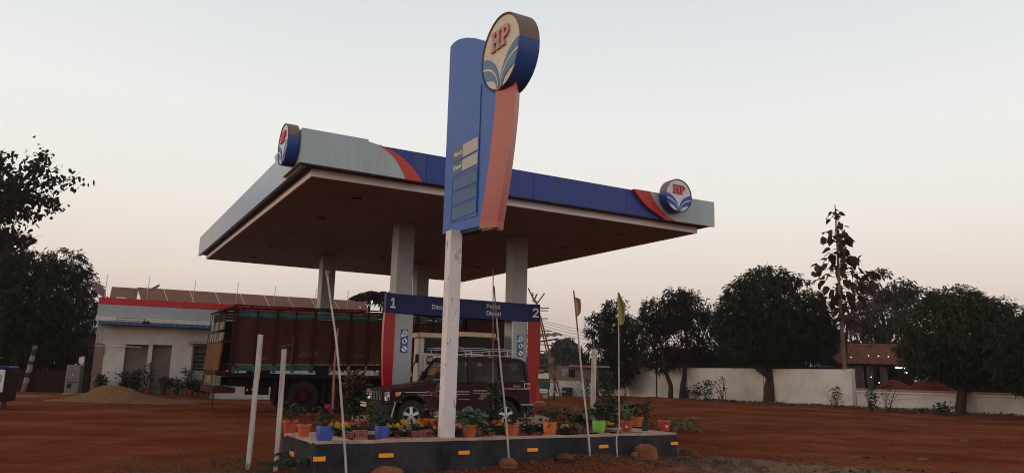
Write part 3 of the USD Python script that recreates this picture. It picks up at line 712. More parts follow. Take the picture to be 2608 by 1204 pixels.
obj('torn_end', G().hull([(SH - .10, -.86, 3.50), (SH + .16, -.86, 3.49), (SH - .02, -1.06, 3.51), (SH + .14, -1.06, 3.50), (SH - .10, -.86, 3.531), (SH + .16, -.86, 3.531), (SH - .02, -1.06, 3.531), (SH + .14, -1.06, 3.531)]), 'rim_brown', tot)
DC = (.04, -1.335, 6.155)
drum(tot, DC, LEFT, .60, .32, 'rim_brown', 'rim_navy', .06)
emblem(tot, (DC[0] + .012, DC[1], DC[2]), LEFT, .60, 'cream', 'leaf_slate', 'letter_pink', 'cream')
obj('disc_bracket', G().box(.10, .26, -1.30, -.6, 5.75, 6.4), 'totem_blue', tot)

# ================================================================ WHEELS
def wheel(parent, c, r, w, rim_r, kind, hub_side=-1):
    """A wheel whose axle runs along y; the outer face looks towards hub_side."""
    c = np.array(c, float)
    wh = UsdGeom.Xform.Define(stage, str(parent.GetPath()) + '/' + numbered(str(parent.GetPath()), 'wheel')).GetPrim()
    s = hub_side
    prof = [(rim_r * .98, -w * .46), (rim_r * 1.08, -w * .5), (r * .93, -w * .5), (r * .985, -w * .42), (r, -w * .25), (r, w * .25), (r * .985, w * .42), (r * .93, w * .5), (rim_r * 1.08, w * .5), (rim_r * .98, w * .46)]
    g = G().lathe([(a, b) for a, b in prof], c, 40, 'y')
    for k in range(36):                                     # tread blocks
        t = 2 * math.pi * k / 36
        p = c + np.array([r * math.cos(t), 0, r * math.sin(t)])
        tx, nz = np.array([-math.sin(t), 0, math.cos(t)]), np.array([math.cos(t), 0, math.sin(t)])
        for y0 in (-.42, -.12, .18):
            a = p + np.array([0, y0 * w, 0]); L = r * .055
            pts = [a + tx * dx + np.array([0, dy, 0]) + nz * dz for dx in (-L, L) for dy in (0, w * .22) for dz in (-.01, r * .018)]
            g.add(np.array(pts), [(0, 1, 3, 2), (4, 6, 7, 5), (0, 4, 5, 1), (2, 3, 7, 6), (1, 5, 7, 3)])
    obj('tyre', g, 'rubber', wh, smooth=40)
    yo = c + np.array([0, s * w * .44, 0])
    if kind == 'alloy':
        rim = G().lathe([(rim_r, 0), (rim_r * 1.0, -.02 * s), (rim_r * .90, .012 * s), (rim_r * .88, .05)], yo, 36, 'y')
        obj('rim', rim, 'alloy', wh, smooth=40)
        obj('rim_dish', G().lathe([(.001, 0), (rim_r * .9, 0)], yo + np.array([0, .055 * -s, 0]), 24, 'y'), 'black_plastic', wh)
        for k in range(5):
            t = 2 * math.pi * k / 5 + .35
            u = np.array([math.cos(t), 0, math.sin(t)]); v = np.array([-math.sin(t), 0, math.cos(t)])
            def pt(a, b, d):
                return yo + u * a * rim_r + v * b * rim_r + np.array([0, s * d, 0])
            obj('spoke', G().hull([pt(.12, .16, -.03), pt(.12, -.16, -.03), pt(.12, .12, .012), pt(.12, -.12, .012), pt(.93, .25, -.04), pt(.93, -.25, -.04), pt(.93, .17, -.002), pt(.93, -.17, -.002)]), 'alloy', wh)
        obj('hub_cap', G().lathe([(.001, .028 * s * -1), (.2 * rim_r, .024 * s * -1), (.26 * rim_r, 0), (.26 * rim_r, .03)], yo, 20, 'y'), 'alloy', wh, smooth=40)
    else:
        obj('rim', G().lathe([(rim_r * 1.02, -.01 * -s), (rim_r * .96, .0), (rim_r * .80, .05 * -s), (rim_r * .52, .07 * -s), (rim_r * .50, -.02 * -s), (rim_r * .30, -.06 * -s), (.001, -.07 * -s)], yo, 32, 'y'), 'truck_rib', wh, smooth=30)
        for k in range(8):
            t = 2 * math.pi * k / 8
            p = yo + np.array([rim_r * .62 * math.cos(t), s * .02, rim_r * .62 * math.sin(t)])
            obj('wheel_nut', G().tube([p + np.array([0, -.09 * s, 0]), p + np.array([0, .02 * s, 0])], .022, 6), 'truck_rib', wh)
    return wh

# ================================================================ MAROON SUV
CY = 1.66
car = thing('suv', 'dark maroon SUV with chrome roof rack parked behind the planter', 'car', (-2.355, 19.055, -.03), 30.0)
def arch(cx, r=.475, n=16, zc=.40):
    return [(cx + r * math.cos(t), zc + r * math.sin(t)) for t in np.linspace(math.pi - .12, .12, n)]
# lower body: side outline with wheel arches, extruded across; rounded by a second, slightly smaller skin at each side
side_lo = [(-.50, .50), (-.56, .62), (-.565, .93), (-.50, .985), (.0, 1.06), (.70, 1.135), (.86, 1.17), (3.34, 1.245), (3.395, 1.20), (3.41, .62), (3.36, .52), (3.16, .50)]
def body_poly(shrink=0.0):
    low = [(-.50, .50)] + [p for p in arch(0.0) if p[0] > -.49] + [p for p in arch(2.68)] + [(3.16, .50)]
    pts = side_lo[::-1] + low[0:]
    up = side_lo
    poly = Polygon(up[::-1] + low)
    return poly.buffer(0).buffer(-shrink) if shrink else poly.buffer(0)
bodyg = G().prism(body_poly(), CY - .10, ((0, .05, 0), (1, 0, 0), (0, 0, 1), (0, 1, 0)))
bodyg.prism(body_poly(.035), .05, ((0, .0, 0), (1, 0, 0), (0, 0, 1), (0, 1, 0)))
bodyg.prism(body_poly(.035), .05, ((0, CY - .05, 0), (1, 0, 0), (0, 0, 1), (0, 1, 0)))
obj('body', bodyg, 'car', car)
Y0, Y1 = .0, CY
YC = CY / 2
# bonnet with raised centre
def slab(pts_low, pts_up):
    return G().hull(pts_low + pts_up)
obj('bonnet', G().hull([(-.53, .14, .97), (-.53, CY - .14, .97), (.80, .05, 1.14), (.80, CY - .05, 1.14), (-.50, .22, 1.01), (-.50, CY - .22, 1.01), (.80, .16, 1.19), (.80, CY - .16, 1.19)]), 'car', car)
obj('bonnet_bulge', G().hull([(-.46, .50, 1.0), (-.46, CY - .50, 1.0), (.74, .42, 1.18), (.74, CY - .42, 1.18), (-.36, .58, 1.045), (-.36, CY - .58, 1.045), (.70, .52, 1.215), (.70, CY - .52, 1.215)]), 'car', car)
# greenhouse: roof and pillars, open between
ZS = lambda x: 1.17 + (x - .86) * .0295
ZR = 1.70
roofp = [(1.20, 1.77), (1.28, 1.825), (1.9, 1.865), (2.8, 1.865), (3.16, 1.84), (3.30, 1.775), (3.30, 1.74), (1.20, 1.74)]
rg = G().prism(Polygon(roofp), CY - .30, ((0, .15, 0), (1, 0, 0), (0, 0, 1), (0, 1, 0)))
rl = [(1.20, 1.765), (1.28, 1.805), (1.9, 1.835), (2.8, 1.835), (3.16, 1.812), (3.29, 1.765), (3.29, 1.725), (1.20, 1.725)]
rg.hull([(x, .085, z) for x, z in rl ] + [(x, .15, z) for x, z in roofp])
rg.hull([(x, CY - .085, z) for x, z in rl ] + [(x, CY - .15, z) for x, z in roofp])
obj('roof', rg, 'car', car)
def bar4(p, q, wx, wy):
    p, q = np.array(p, float), np.array(q, float)
    pts = [c + np.array([sx * wx / 2, sy * wy / 2, 0]) for c in (p, q) for sx in (-1, 1) for sy in (-1, 1)]
    return G().hull(pts)
def yside(s, z):
    t = (z - 1.2) / .5
    return (.035 + .05 * t) if s == 0 else CY - (.035 + .05 * t)
for s in (0, 1):
    for (xa, za), (xb, zb), w in (((.84, 1.15), (1.235, 1.75), .075), ((1.62, 1.20), (1.62, 1.75), .17), ((2.55, 1.22), (2.52, 1.75), .15), ((3.335, 1.24), (3.245, 1.75), .085)):
        obj('window_pillar', bar4((xa, yside(s, za), za), (xb, yside(s, zb), zb), w, .05), 'car', car)
    # panes of the side windows
    for x0, x1, x2, x3 in ((.90, 1.25, 1.54, 1.54), (1.71, 1.71, 2.445, 2.475), (2.60, 2.62, 3.205, 3.29)):
        y = lambda z: yside(s, z) + (.012 if s == 0 else -.012)
        g = G().add([(x0, y(1.2), ZS(x0) + .01), (x3, y(1.2), ZS(x3) + .01), (x2, y(1.69), 1.735), (x1, y(1.69), 1.735)], [(0, 1, 2, 3)])
        obj('side_window', g, 'glass_dark', car)
    yy = -.004 if s == 0 else CY - .002
    obj('door_trim', G().box(-.20, .60, yy, yy + .012, .925, .945, .004).box(.66, 1.58, yy, yy + .012, .955, .975, .004).box(1.68, 2.50, yy, yy + .012, .985, 1.005, .004).box(2.58, 3.38, yy, yy + .012, 1.045, 1.065, .004), 'stripe', car)
    obj('door_stripe', G().box(-.05, .55, yy + .002, yy + .012, .865, .882, .003).box(.9, 1.58, yy + .002, yy + .012, .895, .912, .003).box(1.68, 2.2, yy + .002, yy + .012, .915, .932, .003).box(1.25, 1.58, yy + .002, yy + .012, .765, .78, .003), 'stripe', car)
    obj('door_gap', G().box(.63, .642, yy + .001, yy + .01, .55, 1.15).box(1.625, 1.637, yy + .001, yy + .01, .55, 1.19).box(2.535, 2.547, yy + .001, yy + .01, .85, 1.21), 'black_plastic', car)
    obj('decal', G().prism(Polygon([(1.02, .74), (1.10, .84), (1.28, .90), (1.22, .80), (1.12, .72)]), .004, ((0, yy + .004, 0), (1, 0, 0), (0, 0, 1), (0, -1, 0))).prism(Polygon([(1.82, .78), (1.92, .90), (2.12, .965), (2.08, .86), (1.95, .76)]), .004, ((0, yy + .004, 0), (1, 0, 0), (0, 0, 1), (0, -1, 0))), 'decal', car)
    for x in (1.42, 2.36):
        obj('door_handle', G().box(x, x + .14, yy - .025, yy + .005, 1.075, 1.105, .01), 'black_plastic', car)
    for cx in (0.0, 2.68):
        t = np.linspace(math.pi - .15, .1, 20)
        obj('arch_trim', G().tube(np.stack([cx + .49 * np.cos(t), np.full(20, yy + .004), .40 + .475 * np.sin(t)], 1), .026, 6), 'black_plastic', car, smooth=True)
    ys = -.09 if s == 0 else CY - .06
    obj('side_step', G().box(.56, 2.12, ys, ys + .15, .335, .375, .012).box(.62, 2.06, ys + .01, ys + .14, .376, .382), 'stripe', car)
    obj('side_sill', G().box(.50, 2.18, yy + .02, yy + .06, .395, .52, .01), 'sack', car)
    obj('side_mirror', G().box(.95, 1.03, (-.17 if s == 0 else CY + .02), (-.02 if s == 0 else CY + .17), 1.20, 1.36, .03).box(.97, 1.0, (-.03 if s == 0 else CY - .04), (.04 if s == 0 else CY + .03), 1.2, 1.24), 'black_plastic', car)
    yl = (-.003, .16) if s == 0 else (CY - .16, CY + .003)
    tl = obj('tail_lamp', G().box(3.30, 3.425, yl[0], yl[1], 1.085, 1.19, .012), 'lamp_red', car)
    yf = (yl[0] - .006, yl[0] + .002) if s == 0 else (yl[1] - .002, yl[1] + .006)
    obj('lamp_trim', G().box(3.20, 3.41, *yf, 1.185, 1.205).box(3.20, 3.225, *yf, 1.075, 1.185).box(3.20, 3.41, *yf, 1.07, 1.085), 'chrome', tl)
# windscreens
obj('windscreen', G().add([(.90, .11, 1.19), (.90, CY - .11, 1.19), (1.265, CY - .15, 1.74), (1.265, .15, 1.74)], [(0, 3, 2, 1)]), 'glass_dark', car)
obj('rear_window', G().add([(3.33, .12, 1.26), (3.33, CY - .12, 1.26), (3.245, CY - .16, 1.74), (3.245, .16, 1.74)], [(0, 1, 2, 3)]), 'glass_dark', car)
obj('windscreen_frame', bar4((.855, .06, 1.165), (.855, CY - .06, 1.165), .07, .05).hull([(1.21, .12, 1.70), (1.21, CY - .12, 1.70), (1.27, .12, 1.75), (1.27, CY - .12, 1.75), (1.25, .12, 1.70), (1.25, CY - .12, 1.70)]), 'car', car)
wt = G()
for k in range(5):                                          # white sun-strip marks, not legible in the photograph
    y = .98 + k * .105
    wt.add([(1.19 - .005, y, 1.60), (1.19 - .005, y + .08, 1.60), (1.217 - .005, y + .08, 1.65), (1.217 - .005, y, 1.65)], [(0, 3, 2, 1)])
obj('sun_strip_mark', wt, 'plate', car)
obj('windscreen_sticker', G().add([(1.00, .98, 1.36), (1.00, 1.42, 1.36), (1.13, 1.42, 1.55), (1.13, .98, 1.55)], [(0, 3, 2, 1)]).add([(1.0, .98, 1.345), (1.0, 1.02, 1.345), (1.125, 1.02, 1.54), (1.125, .98, 1.54)], [(0, 3, 2, 1)]), 'decal', car)
# front
gr = obj('grille_panel', G().box(-.595, -.54, .40, CY - .40, .70, .965, .02), 'car', car)
for k in range(7):
    y = .50 + k * .11
    obj('grille_bar', G().box(-.618, -.585, y - .020, y + .020, .71, .955, .01).box(-.622, -.617, y - .010, y + .006, .715, .95), 'car' if 0 else 'black_plastic', gr)
    obj('bar_trim', G().box(-.628, -.6225, y - .010, y + .004, .715, .95, .002), 'stripe', gr)
    if k < 6:
        obj('grille_slot', G().box(-.602, -.59, y + .03, y + .082, .715, .945), 'disp_dark', gr)
for s in (0, 1):
    a, b = (.02, .36) if s == 0 else (CY - .36, CY - .02)
    out_ = .02 if s == 0 else CY - .02
    sgn = -1 if s == 0 else 1
    hp = [(-.585, b if s == 0 else a, .72), (-.585, b if s == 0 else a, .93), (-.56, out_ - sgn * .06, .735), (-.57, out_ - sgn * .05, .935), (-.33, out_ + sgn * .028, .86), (-.30, out_ + sgn * .028, .945), (-.4, b if s == 0 else a, .72), (-.4, b if s == 0 else a, .93)]
    hl = obj('headlight', G().hull(hp), 'lamp_clear', car)
    cc = np.array([-.578, (b if s == 0 else a) + sgn * .15, .815])
    obj('headlight_bowl', G().lathe([(.001, .035), (.05, .03), (.085, -.004), (.098, -.012), (.10, .005)], cc, 20, 'x'), 'chrome', hl, smooth=40)
    obj('indicator', G().hull([(-.47, out_ + sgn * .012, .80), (-.46, out_ + sgn * .02, .93), (-.335, out_ + sgn * .034, .865), (-.31, out_ + sgn * .034, .94), (-.45, out_ - sgn * .05, .86)]), 'lamp_amber', hl)
fb = obj('front_bumper', G().hull([(-.78, .18, .45), (-.78, CY - .18, .45), (-.80, .2, .66), (-.80, CY - .2, .66), (-.62, -.02, .46), (-.62, CY + .02, .46), (-.60, -.03, .68), (-.60, CY + .03, .68), (-.50, -.03, .5), (-.50, CY + .03, .5), (-.46, -.03, .68), (-.46, CY + .03, .68)]), 'black_plastic', car)
obj('bumper_guard', G().tube([(-.50, -.05, .66), (-.70, .02, .675), (-.83, .30, .68), (-.83, CY - .3, .68), (-.70, CY - .02, .675)], .024, 8), 'car', fb, smooth=True)
obj('bumper_spat', G().tube([(-.45, -.02, .70), (-.49, -.03, .55), (-.53, -.03, .35)], .02, 6), 'stripe', fb, smooth=True)
pl = obj('number_plate', G().box(-.835, -.815, .98, 1.40, .545, .675, .004), 'plate', car)
for k in range(6):
    obj('plate_mark', G().box(-.838, -.8355, 1.03 + k * .055, 1.06 + k * .055, .585 + .01 * (k % 2), .64), 'black_plastic', pl)
obj('rear_bumper', G().hull([(3.30, -.03, .48), (3.30, CY + .03, .48), (3.28, -.03, .66), (3.28, CY + .03, .66), (3.52, .03, .5), (3.52, CY - .03, .5), (3.52, .02, .655), (3.52, CY - .02, .655)]), 'black_plastic', car)
obj('rear_bumper_strip', G().box(3.10, 3.50, -.042, -.03, .63, .66, .005), 'stripe', car)
obj('underbody', G().box(-.5, 3.3, .12, CY - .12, .30, .52), 'black_plastic', car)
for cx in (0.0, 2.68):
    wheel(car, (cx, .11, .375), .365, .21, .228, 'alloy', -1)
    wheel(car, (cx, CY - .11, .375), .365, .21, .228, 'alloy', 1)
# cabin
obj('dashboard', G().hull([(.92, .12, 1.0), (.92, CY - .12, 1.0), (.95, .12, 1.22), (.95, CY - .12, 1.22), (1.2, .12, 1.02), (1.2, CY - .12, 1.02), (1.15, .12, 1.2), (1.15, CY - .12, 1.2)]), 'seat', car)
ang = np.linspace(0, 2 * math.pi, 25)
obj('steering_wheel', G().tube(np.stack([1.24 + .07 * np.sin(ang), CY - .45 + .18 * np.cos(ang), 1.27 + .17 * np.sin(ang)], 1), .016, 6), 'black_plastic', car, smooth=True)
def car_seat(x, y0, y1, m):
    st_ = obj('seat', G().hull([(x, y0, .8), (x, y1, .8), (x - .5, y0, .95), (x - .5, y1, .95), (x, y0, .95), (x, y1, .95), (x - .5, y0, .75), (x - .5, y1, .75)]), m, car)
    obj('seat_back', G().hull([(x - .04, y0, .9), (x - .04, y1, .9), (x + .1, y0, .9), (x + .1, y1, .9), (x + .10, y0 + .05, 1.36), (x + .10, y1 - .05, 1.36), (x + .2, y0 + .05, 1.36), (x + .2, y1 - .05, 1.36)]), m, st_)
    for ym in ((y0 + y1) / 2,) if y1 - y0 < .8 else (y0 + .28, y1 - .28):
        obj('headrest', G().ball((x + .16, ym, 1.46), (.07, .13, .095), 2), m, st_, smooth=True)
car_seat(1.60, .12, .66, 'seat'); car_seat(1.60, CY - .66, CY - .12, 'seat')
car_seat(2.36, .12, CY - .12, 'seat_tan')
for y in (.18, CY - .55):
    obj('jump_seat', G().hull([(2.75, y, .8), (3.2, y, .8), (2.75, y + .36, .8), (3.2, y + .36, .8), (2.8, y, 1.36), (3.15, y, 1.36), (2.8, y + .08, 1.42), (3.15, y + .08, 1.42)]), 'seat', car)
obj('dash_cloth', G().box(.96, 1.1, .6, .95, 1.22, 1.26, .02), 'plate', car)
# roof rack
rk = G()
for z, in ((1.905,), (2.025,), (2.075,)):
    x0, x1 = (1.16, 3.06) if z < 1.95 else (1.02, 2.98)
    for y in (.13, CY - .13):
        rk.tube([(x0, y, z), (x1, y, z)], .011, 6)
    for x in (x0, x1):
        rk.tube([(x, .13, z), (x, CY - .13, z)], .011, 6)
obj('roof_rack_rail', rk, 'chrome', car, smooth=True)
for x in (1.16, 1.66, 2.2, 2.75):
    for y in (.13, CY - .13):
        obj('rack_post', G().tube([(x + .02, y, 1.83), (x - .03, y, 2.025)], .012, 6), 'chrome', car, smooth=True)
    obj('rack_bar', G().tube([(x, .13, 1.908), (x, CY - .13, 1.908)], .010, 6), 'chrome', car, smooth=True)
obj('lettering', text('Bolero', .055, FRONT((2.86, -.003, 1.10)), .005), 'stripe', car, label='small silver script on the rear quarter')

# ================================================================ TRUCK
tk = thing('cargo_truck', 'long maroon cargo truck with teal boards and open ochre slatted tail', 'truck', (-6.77, 25.53, -.03), 31.0)
TX0, TX1, TW = -2.33, 5.95, 2.40
ribs = list(np.linspace(TX0 + .06, TX1 - .06, 14))
zf = lambda x: .024 * (x - TX0)                              # the body climbs slightly towards the cab
def zbox(g, x0, x1, y0, y1, z0, z1, bev=0.0):
    a, b = zf(x0), zf(x1)
    return g.hull([(x0, y0, z0 + a), (x0, y1, z0 + a), (x0, y0, z1 + a), (x0, y1, z1 + a), (x1, y0, z0 + b), (x1, y1, z0 + b), (x1, y0, z1 + b), (x1, y1, z1 + b)])
for ys, yo in ((0.0, 0), (TW, 1)):
    sgn = -1 if yo == 0 else 1
    for k in range(13):
        x0, x1 = ribs[k] + .03, ribs[k + 1] - .03
        pn = obj('side_panel', zbox(G(), x0, x1, ys - sgn * .045, ys - sgn * .015, 1.53, 3.0), 'truck_maroon', tk)
        if yo == 0:
            if k % 2 == 1:
                obj('panel_bead', zbox(zbox(zbox(G(), x0 + .06, x1 - .06, -.0, .016, 2.40, 2.425), x0 + .06, x0 + .08, .0, .016, 1.66, 2.40), x1 - .08, x1 - .06, .0, .016, 1.66, 2.40), 'truck_rib', pn)
            hk = G()
            for hx in (x0 + .16, x1 - .16):
                hk.tube([(hx, .014, 2.56 + zf(hx)), (hx, -.03, 2.55 + zf(hx)), (hx, -.03, 2.60 + zf(hx))], .009, 5)
            obj('rope_hook', hk, 'truck_rib', pn)
        m = 'truck_teal'
        for z0, z1 in ((3.03, 3.115), (3.13, 3.235)):
            obj('top_board', zbox(G(), x0, x1, ys - sgn * .04, ys - sgn * .008, z0, z1), m, tk)
        obj('lower_board', zbox(G(), x0 - .01, x1 + .01, ys - sgn * .045, ys - sgn * .010, 1.32, 1.475), 'truck_teal' if k < 4 else 'chassis', tk)
        obj('ledge', zbox(G(), x0, x1, ys - sgn * .03, ys + sgn * .012, 1.485, 1.522), 'truck_chip', tk)
    for k, x in enumerate(ribs):
        w = .075 if k % 2 == 0 else .05
        obj('rib', zbox(G(), x - w / 2, x + w / 2, ys - sgn * .05, ys + sgn * .03, 1.48, 3.26), 'truck_rib', tk)
        obj('rib_foot', zbox(G(), x - w / 2 - .01, x + w / 2 + .01, ys - sgn * .04, ys + sgn * .022, 1.24, 1.475), 'truck_teal' if k < 5 else 'truck_chip', tk)
    obj('top_rail', zbox(zbox(G(), TX0 - .02, TX1, ys - sgn * .06, ys + sgn * .035, 3.27, 3.33), TX0 - .05, TX1, ys - sgn * .02, ys + sgn * .02, 3.365, 3.40), 'truck_rib', tk)
    obj('rope_rail', G().tube([(TX0 - .1, ys + sgn * .05, 3.40 + zf(TX0)), (0, ys + sgn * .06, 3.40), (TX1, ys + sgn * .05, 3.41 + zf(TX1))], .016, 6), 'truck_rib', tk)
obj('load_floor', zbox(G(), TX0, TX1, .05, TW - .05, 1.36, 1.5), 'wood_dark', tk)
obj('front_board', zbox(G(), TX1 - .05, TX1, .05, TW - .05, 1.5, 3.5), 'truck_rib', tk)
for k in range(7):
    x = TX0 + .5 + k * 1.25
    obj('roof_hoop', zbox(G(), x - .03, x + .03, .02, TW - .02, 3.335, 3.365), 'truck_rib', tk)
obj('chassis_rail', G().box(TX0 + .05, 8.1, .55, .68, .82, 1.12).box(TX0 + .05, 8.1, TW - .68, TW - .55, .82, 1.12).box(TX0 + .02, TX1, .03, TW - .03, 1.14, 1.24), 'chassis', tk)
obj('under_rail', G().box(TX0 - .06, TX1, -.02, .05, 1.13, 1.22, .01), 'chassis', tk)
# text painted on the side, drawn as thin raised paint
def side_text(s, x, z, h, shear=.35):
    m = meshkit.text_mesh(s, h, .004, False)
    p = np.asarray(m.vertices)
    v = np.stack([x + p[:, 0] + shear * p[:, 1], .012 - p[:, 2], z + p[:, 1] + .12 * p[:, 0]], 1)
    return G().add(v, m.faces)
obj('painted_name', side_text('Ayan', -.26, 1.80, .20), 'truck_text', tk, label='faded painted script word')
cx, cz = 1.87, 1.90
ringp = Point(0, 0).buffer(.20, 28).difference(Point(0, 0).buffer(.182, 28))
marks = unary_union([sbox(-.14 + k * .075, -.02, -.085 + k * .075, .06) for k in range(4)] + [sbox(-.08, -.10, .06, -.06)])
obj('painted_ring', G().prism(ringp.union(marks), .004, FRONT((cx, .012, cz))), 'truck_ring', tk, label='faded painted ring with a worn mark')
obj('painted_scrawl', G().prism(unary_union([sbox(-1.55, 1.70, -1.32, 1.715), sbox(-1.50, 1.76, -1.27, 1.775), sbox(-1.54, 1.70, -1.525, 1.77), sbox(-1.40, 1.70, -1.385, 1.77), sbox(-1.30, 1.71, -1.285, 1.775)]), .004, FRONT((0, .012, 0))), 'truck_text', tk)
obj('wiper_bracket', G().tube([(-.85, -.02, 2.12), (-.6, -.03, 2.18), (-.46, -.03, 2.2)], .018, 6).tube([(-.44, -.02, 2.42), (-.48, -.03, 1.62)], .011, 6), 'truck_chip', tk)
# open tail: frame, cross tarpaulins, ochre slats, step and number board
TB = TX0 - .38
def tail(y0, y1, z0, z1, x0=TB, x1=TB + .05):
    return G().box(x0, x1, y0, y1, z0, z1, .006)
obj('tail_post', G().hull([(TX0, .0, 1.2), (TX0 - .06, .0, 1.2), (TX0, .09, 1.2), (TX0 - .06, .09, 1.2), (TX0, .0, 3.34), (TX0 - .06, .0, 3.34), (TX0, .09, 3.34), (TX0 - .06, .09, 3.34)]), 'truck_rib', tk)
obj('tail_post', G().hull([(TX0, TW - .09, 1.2), (TX0 - .06, TW - .09, 1.2), (TX0, TW, 1.2), (TX0 - .06, TW, 1.2), (TX0, TW - .09, 3.34), (TX0 - .06, TW - .09, 3.34), (TX0, TW, 3.34), (TX0 - .06, TW, 3.34)]), 'truck_rib', tk)
obj('tail_top_bar', G().hull([(TX0, .0, 3.28), (TX0, .0, 3.38), (TB, .05, 3.20), (TB, .05, 3.26), (TX0, TW, 3.28), (TX0, TW, 3.38), (TB, TW - .05, 3.16), (TB, TW - .05, 3.22)]), 'truck_rib', tk)
for k in range(9):
    y = .12 + k * .27
    obj('tail_slat', G().hull([(TB - .02, y, 1.32), (TB - .02, y + .2, 1.32), (TB + .03, y, 1.32), (TB + .03, y + .2, 1.32), (TB + .05, y, 2.22), (TB + .05, y + .2, 2.22), (TB + .1, y, 2.22), (TB + .1, y + .2, 2.22)]), 'slat_ochre', tk)
    obj('slat_edge', G().hull([(TB - .035, y + .22, 1.32), (TB - .035, y + .245, 1.32), (TB + .03, y + .22, 1.32), (TB + .035, y + .22, 2.22), (TB + .035, y + .245, 2.22), (TB + .1, y + .22, 2.22)]), 'slat_edge', tk)
for z0, z1 in ((2.24, 2.52), (2.60, 2.86)):
    obj('tail_tarpaulin', G().hull([(TB + .02, .10, z0), (TB + .02, TW - .1, z0 - .02), (TB + .08, .10, z0), (TB + .08, TW - .1, z0), (TB + .05, .10, z1), (TB + .05, TW - .1, z1 - .04), (TB + .1, .1, z1), (TB + .1, TW - .1, z1)]), 'sack', tk)
obj('tail_shade_board', tail(.1, TW - .1, 2.9, 3.16, TB + .12, TB + .15), 'wood_dark', tk)
for k in range(6):
    y = .2 + k * .38
    obj('tail_rope', G().tube([(TB - .02, y, 3.2), (TB - .03, y + .12 * (-1) ** k, 2.75), (TB - .05, y + .05, 2.2)], .011, 5), 'rope', tk)
obj('tail_side_frame', G().box(TB, TX0, .02, .06, 2.2, 2.26).box(TB, TX0, .02, .06, 3.1, 3.14).box(TB, TX0, .0, .05, 1.22, 1.3), 'truck_rib', tk)
obj('tail_sill', G().box(TB - .05, TX0, .05, TW - .05, 1.16, 1.28, .01), 'truck_rib', tk)
for y in (.25, TW - .55):
    for k in range(5):
        obj('tail_rung', G().box(TB - .05, TB, y, y + .28, .84 + k * .075, .875 + k * .075, .004), 'truck_chip', tk)
obj('number_board', G().box(TB - .07, TB - .03, .75, 1.55, .90, 1.15, .008), 'slat_edge', tk)
obj('tail_step', G().box(TB - .12, TX0 + .2, .1, TW - .1, .62, .80, .02), 'truck_rib', tk)
ch = G()
for k in range(9):
    ch.tube([(TB - .05, .22, .78 - k * .075), (TB - .05 + .02 * (-1) ** k, .22, .74 - k * .075), (TB - .05, .22, .70 - k * .075)], .022, 5)
obj('tail_chain', ch, 'rope', tk)
tlp = obj('tail_lamp', G().lathe([(.001, -.03), (.06, -.02), (.07, .05), (.05, .12), (.001, .13)], (-1.72, .18, .72), 16, 'x'), 'chassis', tk)
obj('lamp_lens', G().lathe([(.001, -.032), (.052, -.026), (.056, -.015)], (-1.725, .18, .72), 16, 'x').lathe([(.001, 0), (.04, 0.001)], (-1.60, .11, .74), 12, 'y'), 'lamp_amber', tlp)
obj('lamp_rim', G().tube(np.stack([np.full(20, -1.755), .18 + .06 * np.cos(np.linspace(0, 6.28, 20)), .72 + .06 * np.sin(np.linspace(0, 6.28, 20))], 1), .008, 5), 'chrome', tlp)
for x in (-.9, .72, 2.2):
    obj('mud_flap', G().box(x, x + .02, .05, .62, .40, 1.12), 'rubber', tk)
for x in (0.03, 1.43, 6.9):
    wheel(tk, (x, .19, .52), .52, .27, .30, 'truck', -1)
    if x < 5:
        wheel(tk, (x, .50, .52), .52, .25, .30, 'truck', -1)
    wheel(tk, (x, TW - .19, .52), .52, .27, .30, 'truck', 1)
    obj('axle', G().tube([(x, .3, .52), (x, TW - .3, .52)], .09, 8), 'chassis', tk)
for x in (-.2, 1.2):
    obj('wheel_cover', G().box(x - .45, x + .75, .02, .1, 1.10, 1.135), 'chassis', tk)
obj('fuel_tank', G().box(3.2, 4.6, .08, .55, .45, .95, .08), 'chassis', tk)
# cab
cb = Polygon([(6.05, .75), (6.05, 3.55), (6.3, 3.65), (7.75, 3.55), (8.0, 3.3), (8.25, 1.9), (8.3, .75)])
obj('cab', G().prism(cb, TW - .1, ((0, .05, 0), (1, 0, 0), (0, 0, 1), (0, 1, 0))), 'truck_rib', tk)
for x in (6.18, 6.95):
    obj('cab_diamond', G().prism(Polygon([(x, 2.78), (x + .24, 2.66), (x + .48, 2.78), (x + .24, 2.90)]).difference(Polygon([(x + .10, 2.78), (x + .24, 2.71), (x + .38, 2.78), (x + .24, 2.85)])), .01, FRONT((0, .05, 0))), 'truck_chip', tk)
    obj('cab_window', G().box(x, x + .6, .035, .05, 1.95, 2.5), 'disp_dark', tk)
obj('cab_door_line', G().box(6.85, 6.87, .035, .05, .9, 2.9), 'chassis', tk)

# ================================================================ SHOP BUILDING ON THE LEFT
BL = (-16.0, 34.0, 0.0); BYAW = 24.0
sh = thing('shop_building', 'low white flat-roofed shop with red and grey fascia behind the truck', 'building', BL, BYAW)
XL, XR, DEP = -2.10, 10.2, 5.6
wallp = sbox(XL + .36, -.05, XR, 3.32).difference(unary_union([sbox(-.92, .16, .0, 2.27), sbox(.17, .12, .95, 2.29), sbox(1.82, .36, 3.3, 2.34), sbox(4.2, .1, 5.3, 2.3)]))
obj('front_wall', G().prism(wallp, .30, ((0, .30, 0), (1, 0, 0), (0, 0, 1), (0, -1, 0))), 'wall_white', sh)
obj('side_wall', G().box(XL, XL + .30, .002, DEP, -.05, 3.32), 'plaster', sh)
obj('side_wall', G().box(XR - .3, XR, .302, DEP, -.05, 3.32), 'wall_white', sh)
obj('back_wall', G().box(XL + .3, XR - .3, DEP - .25, DEP, -.05, 3.32), 'wall_white', sh)
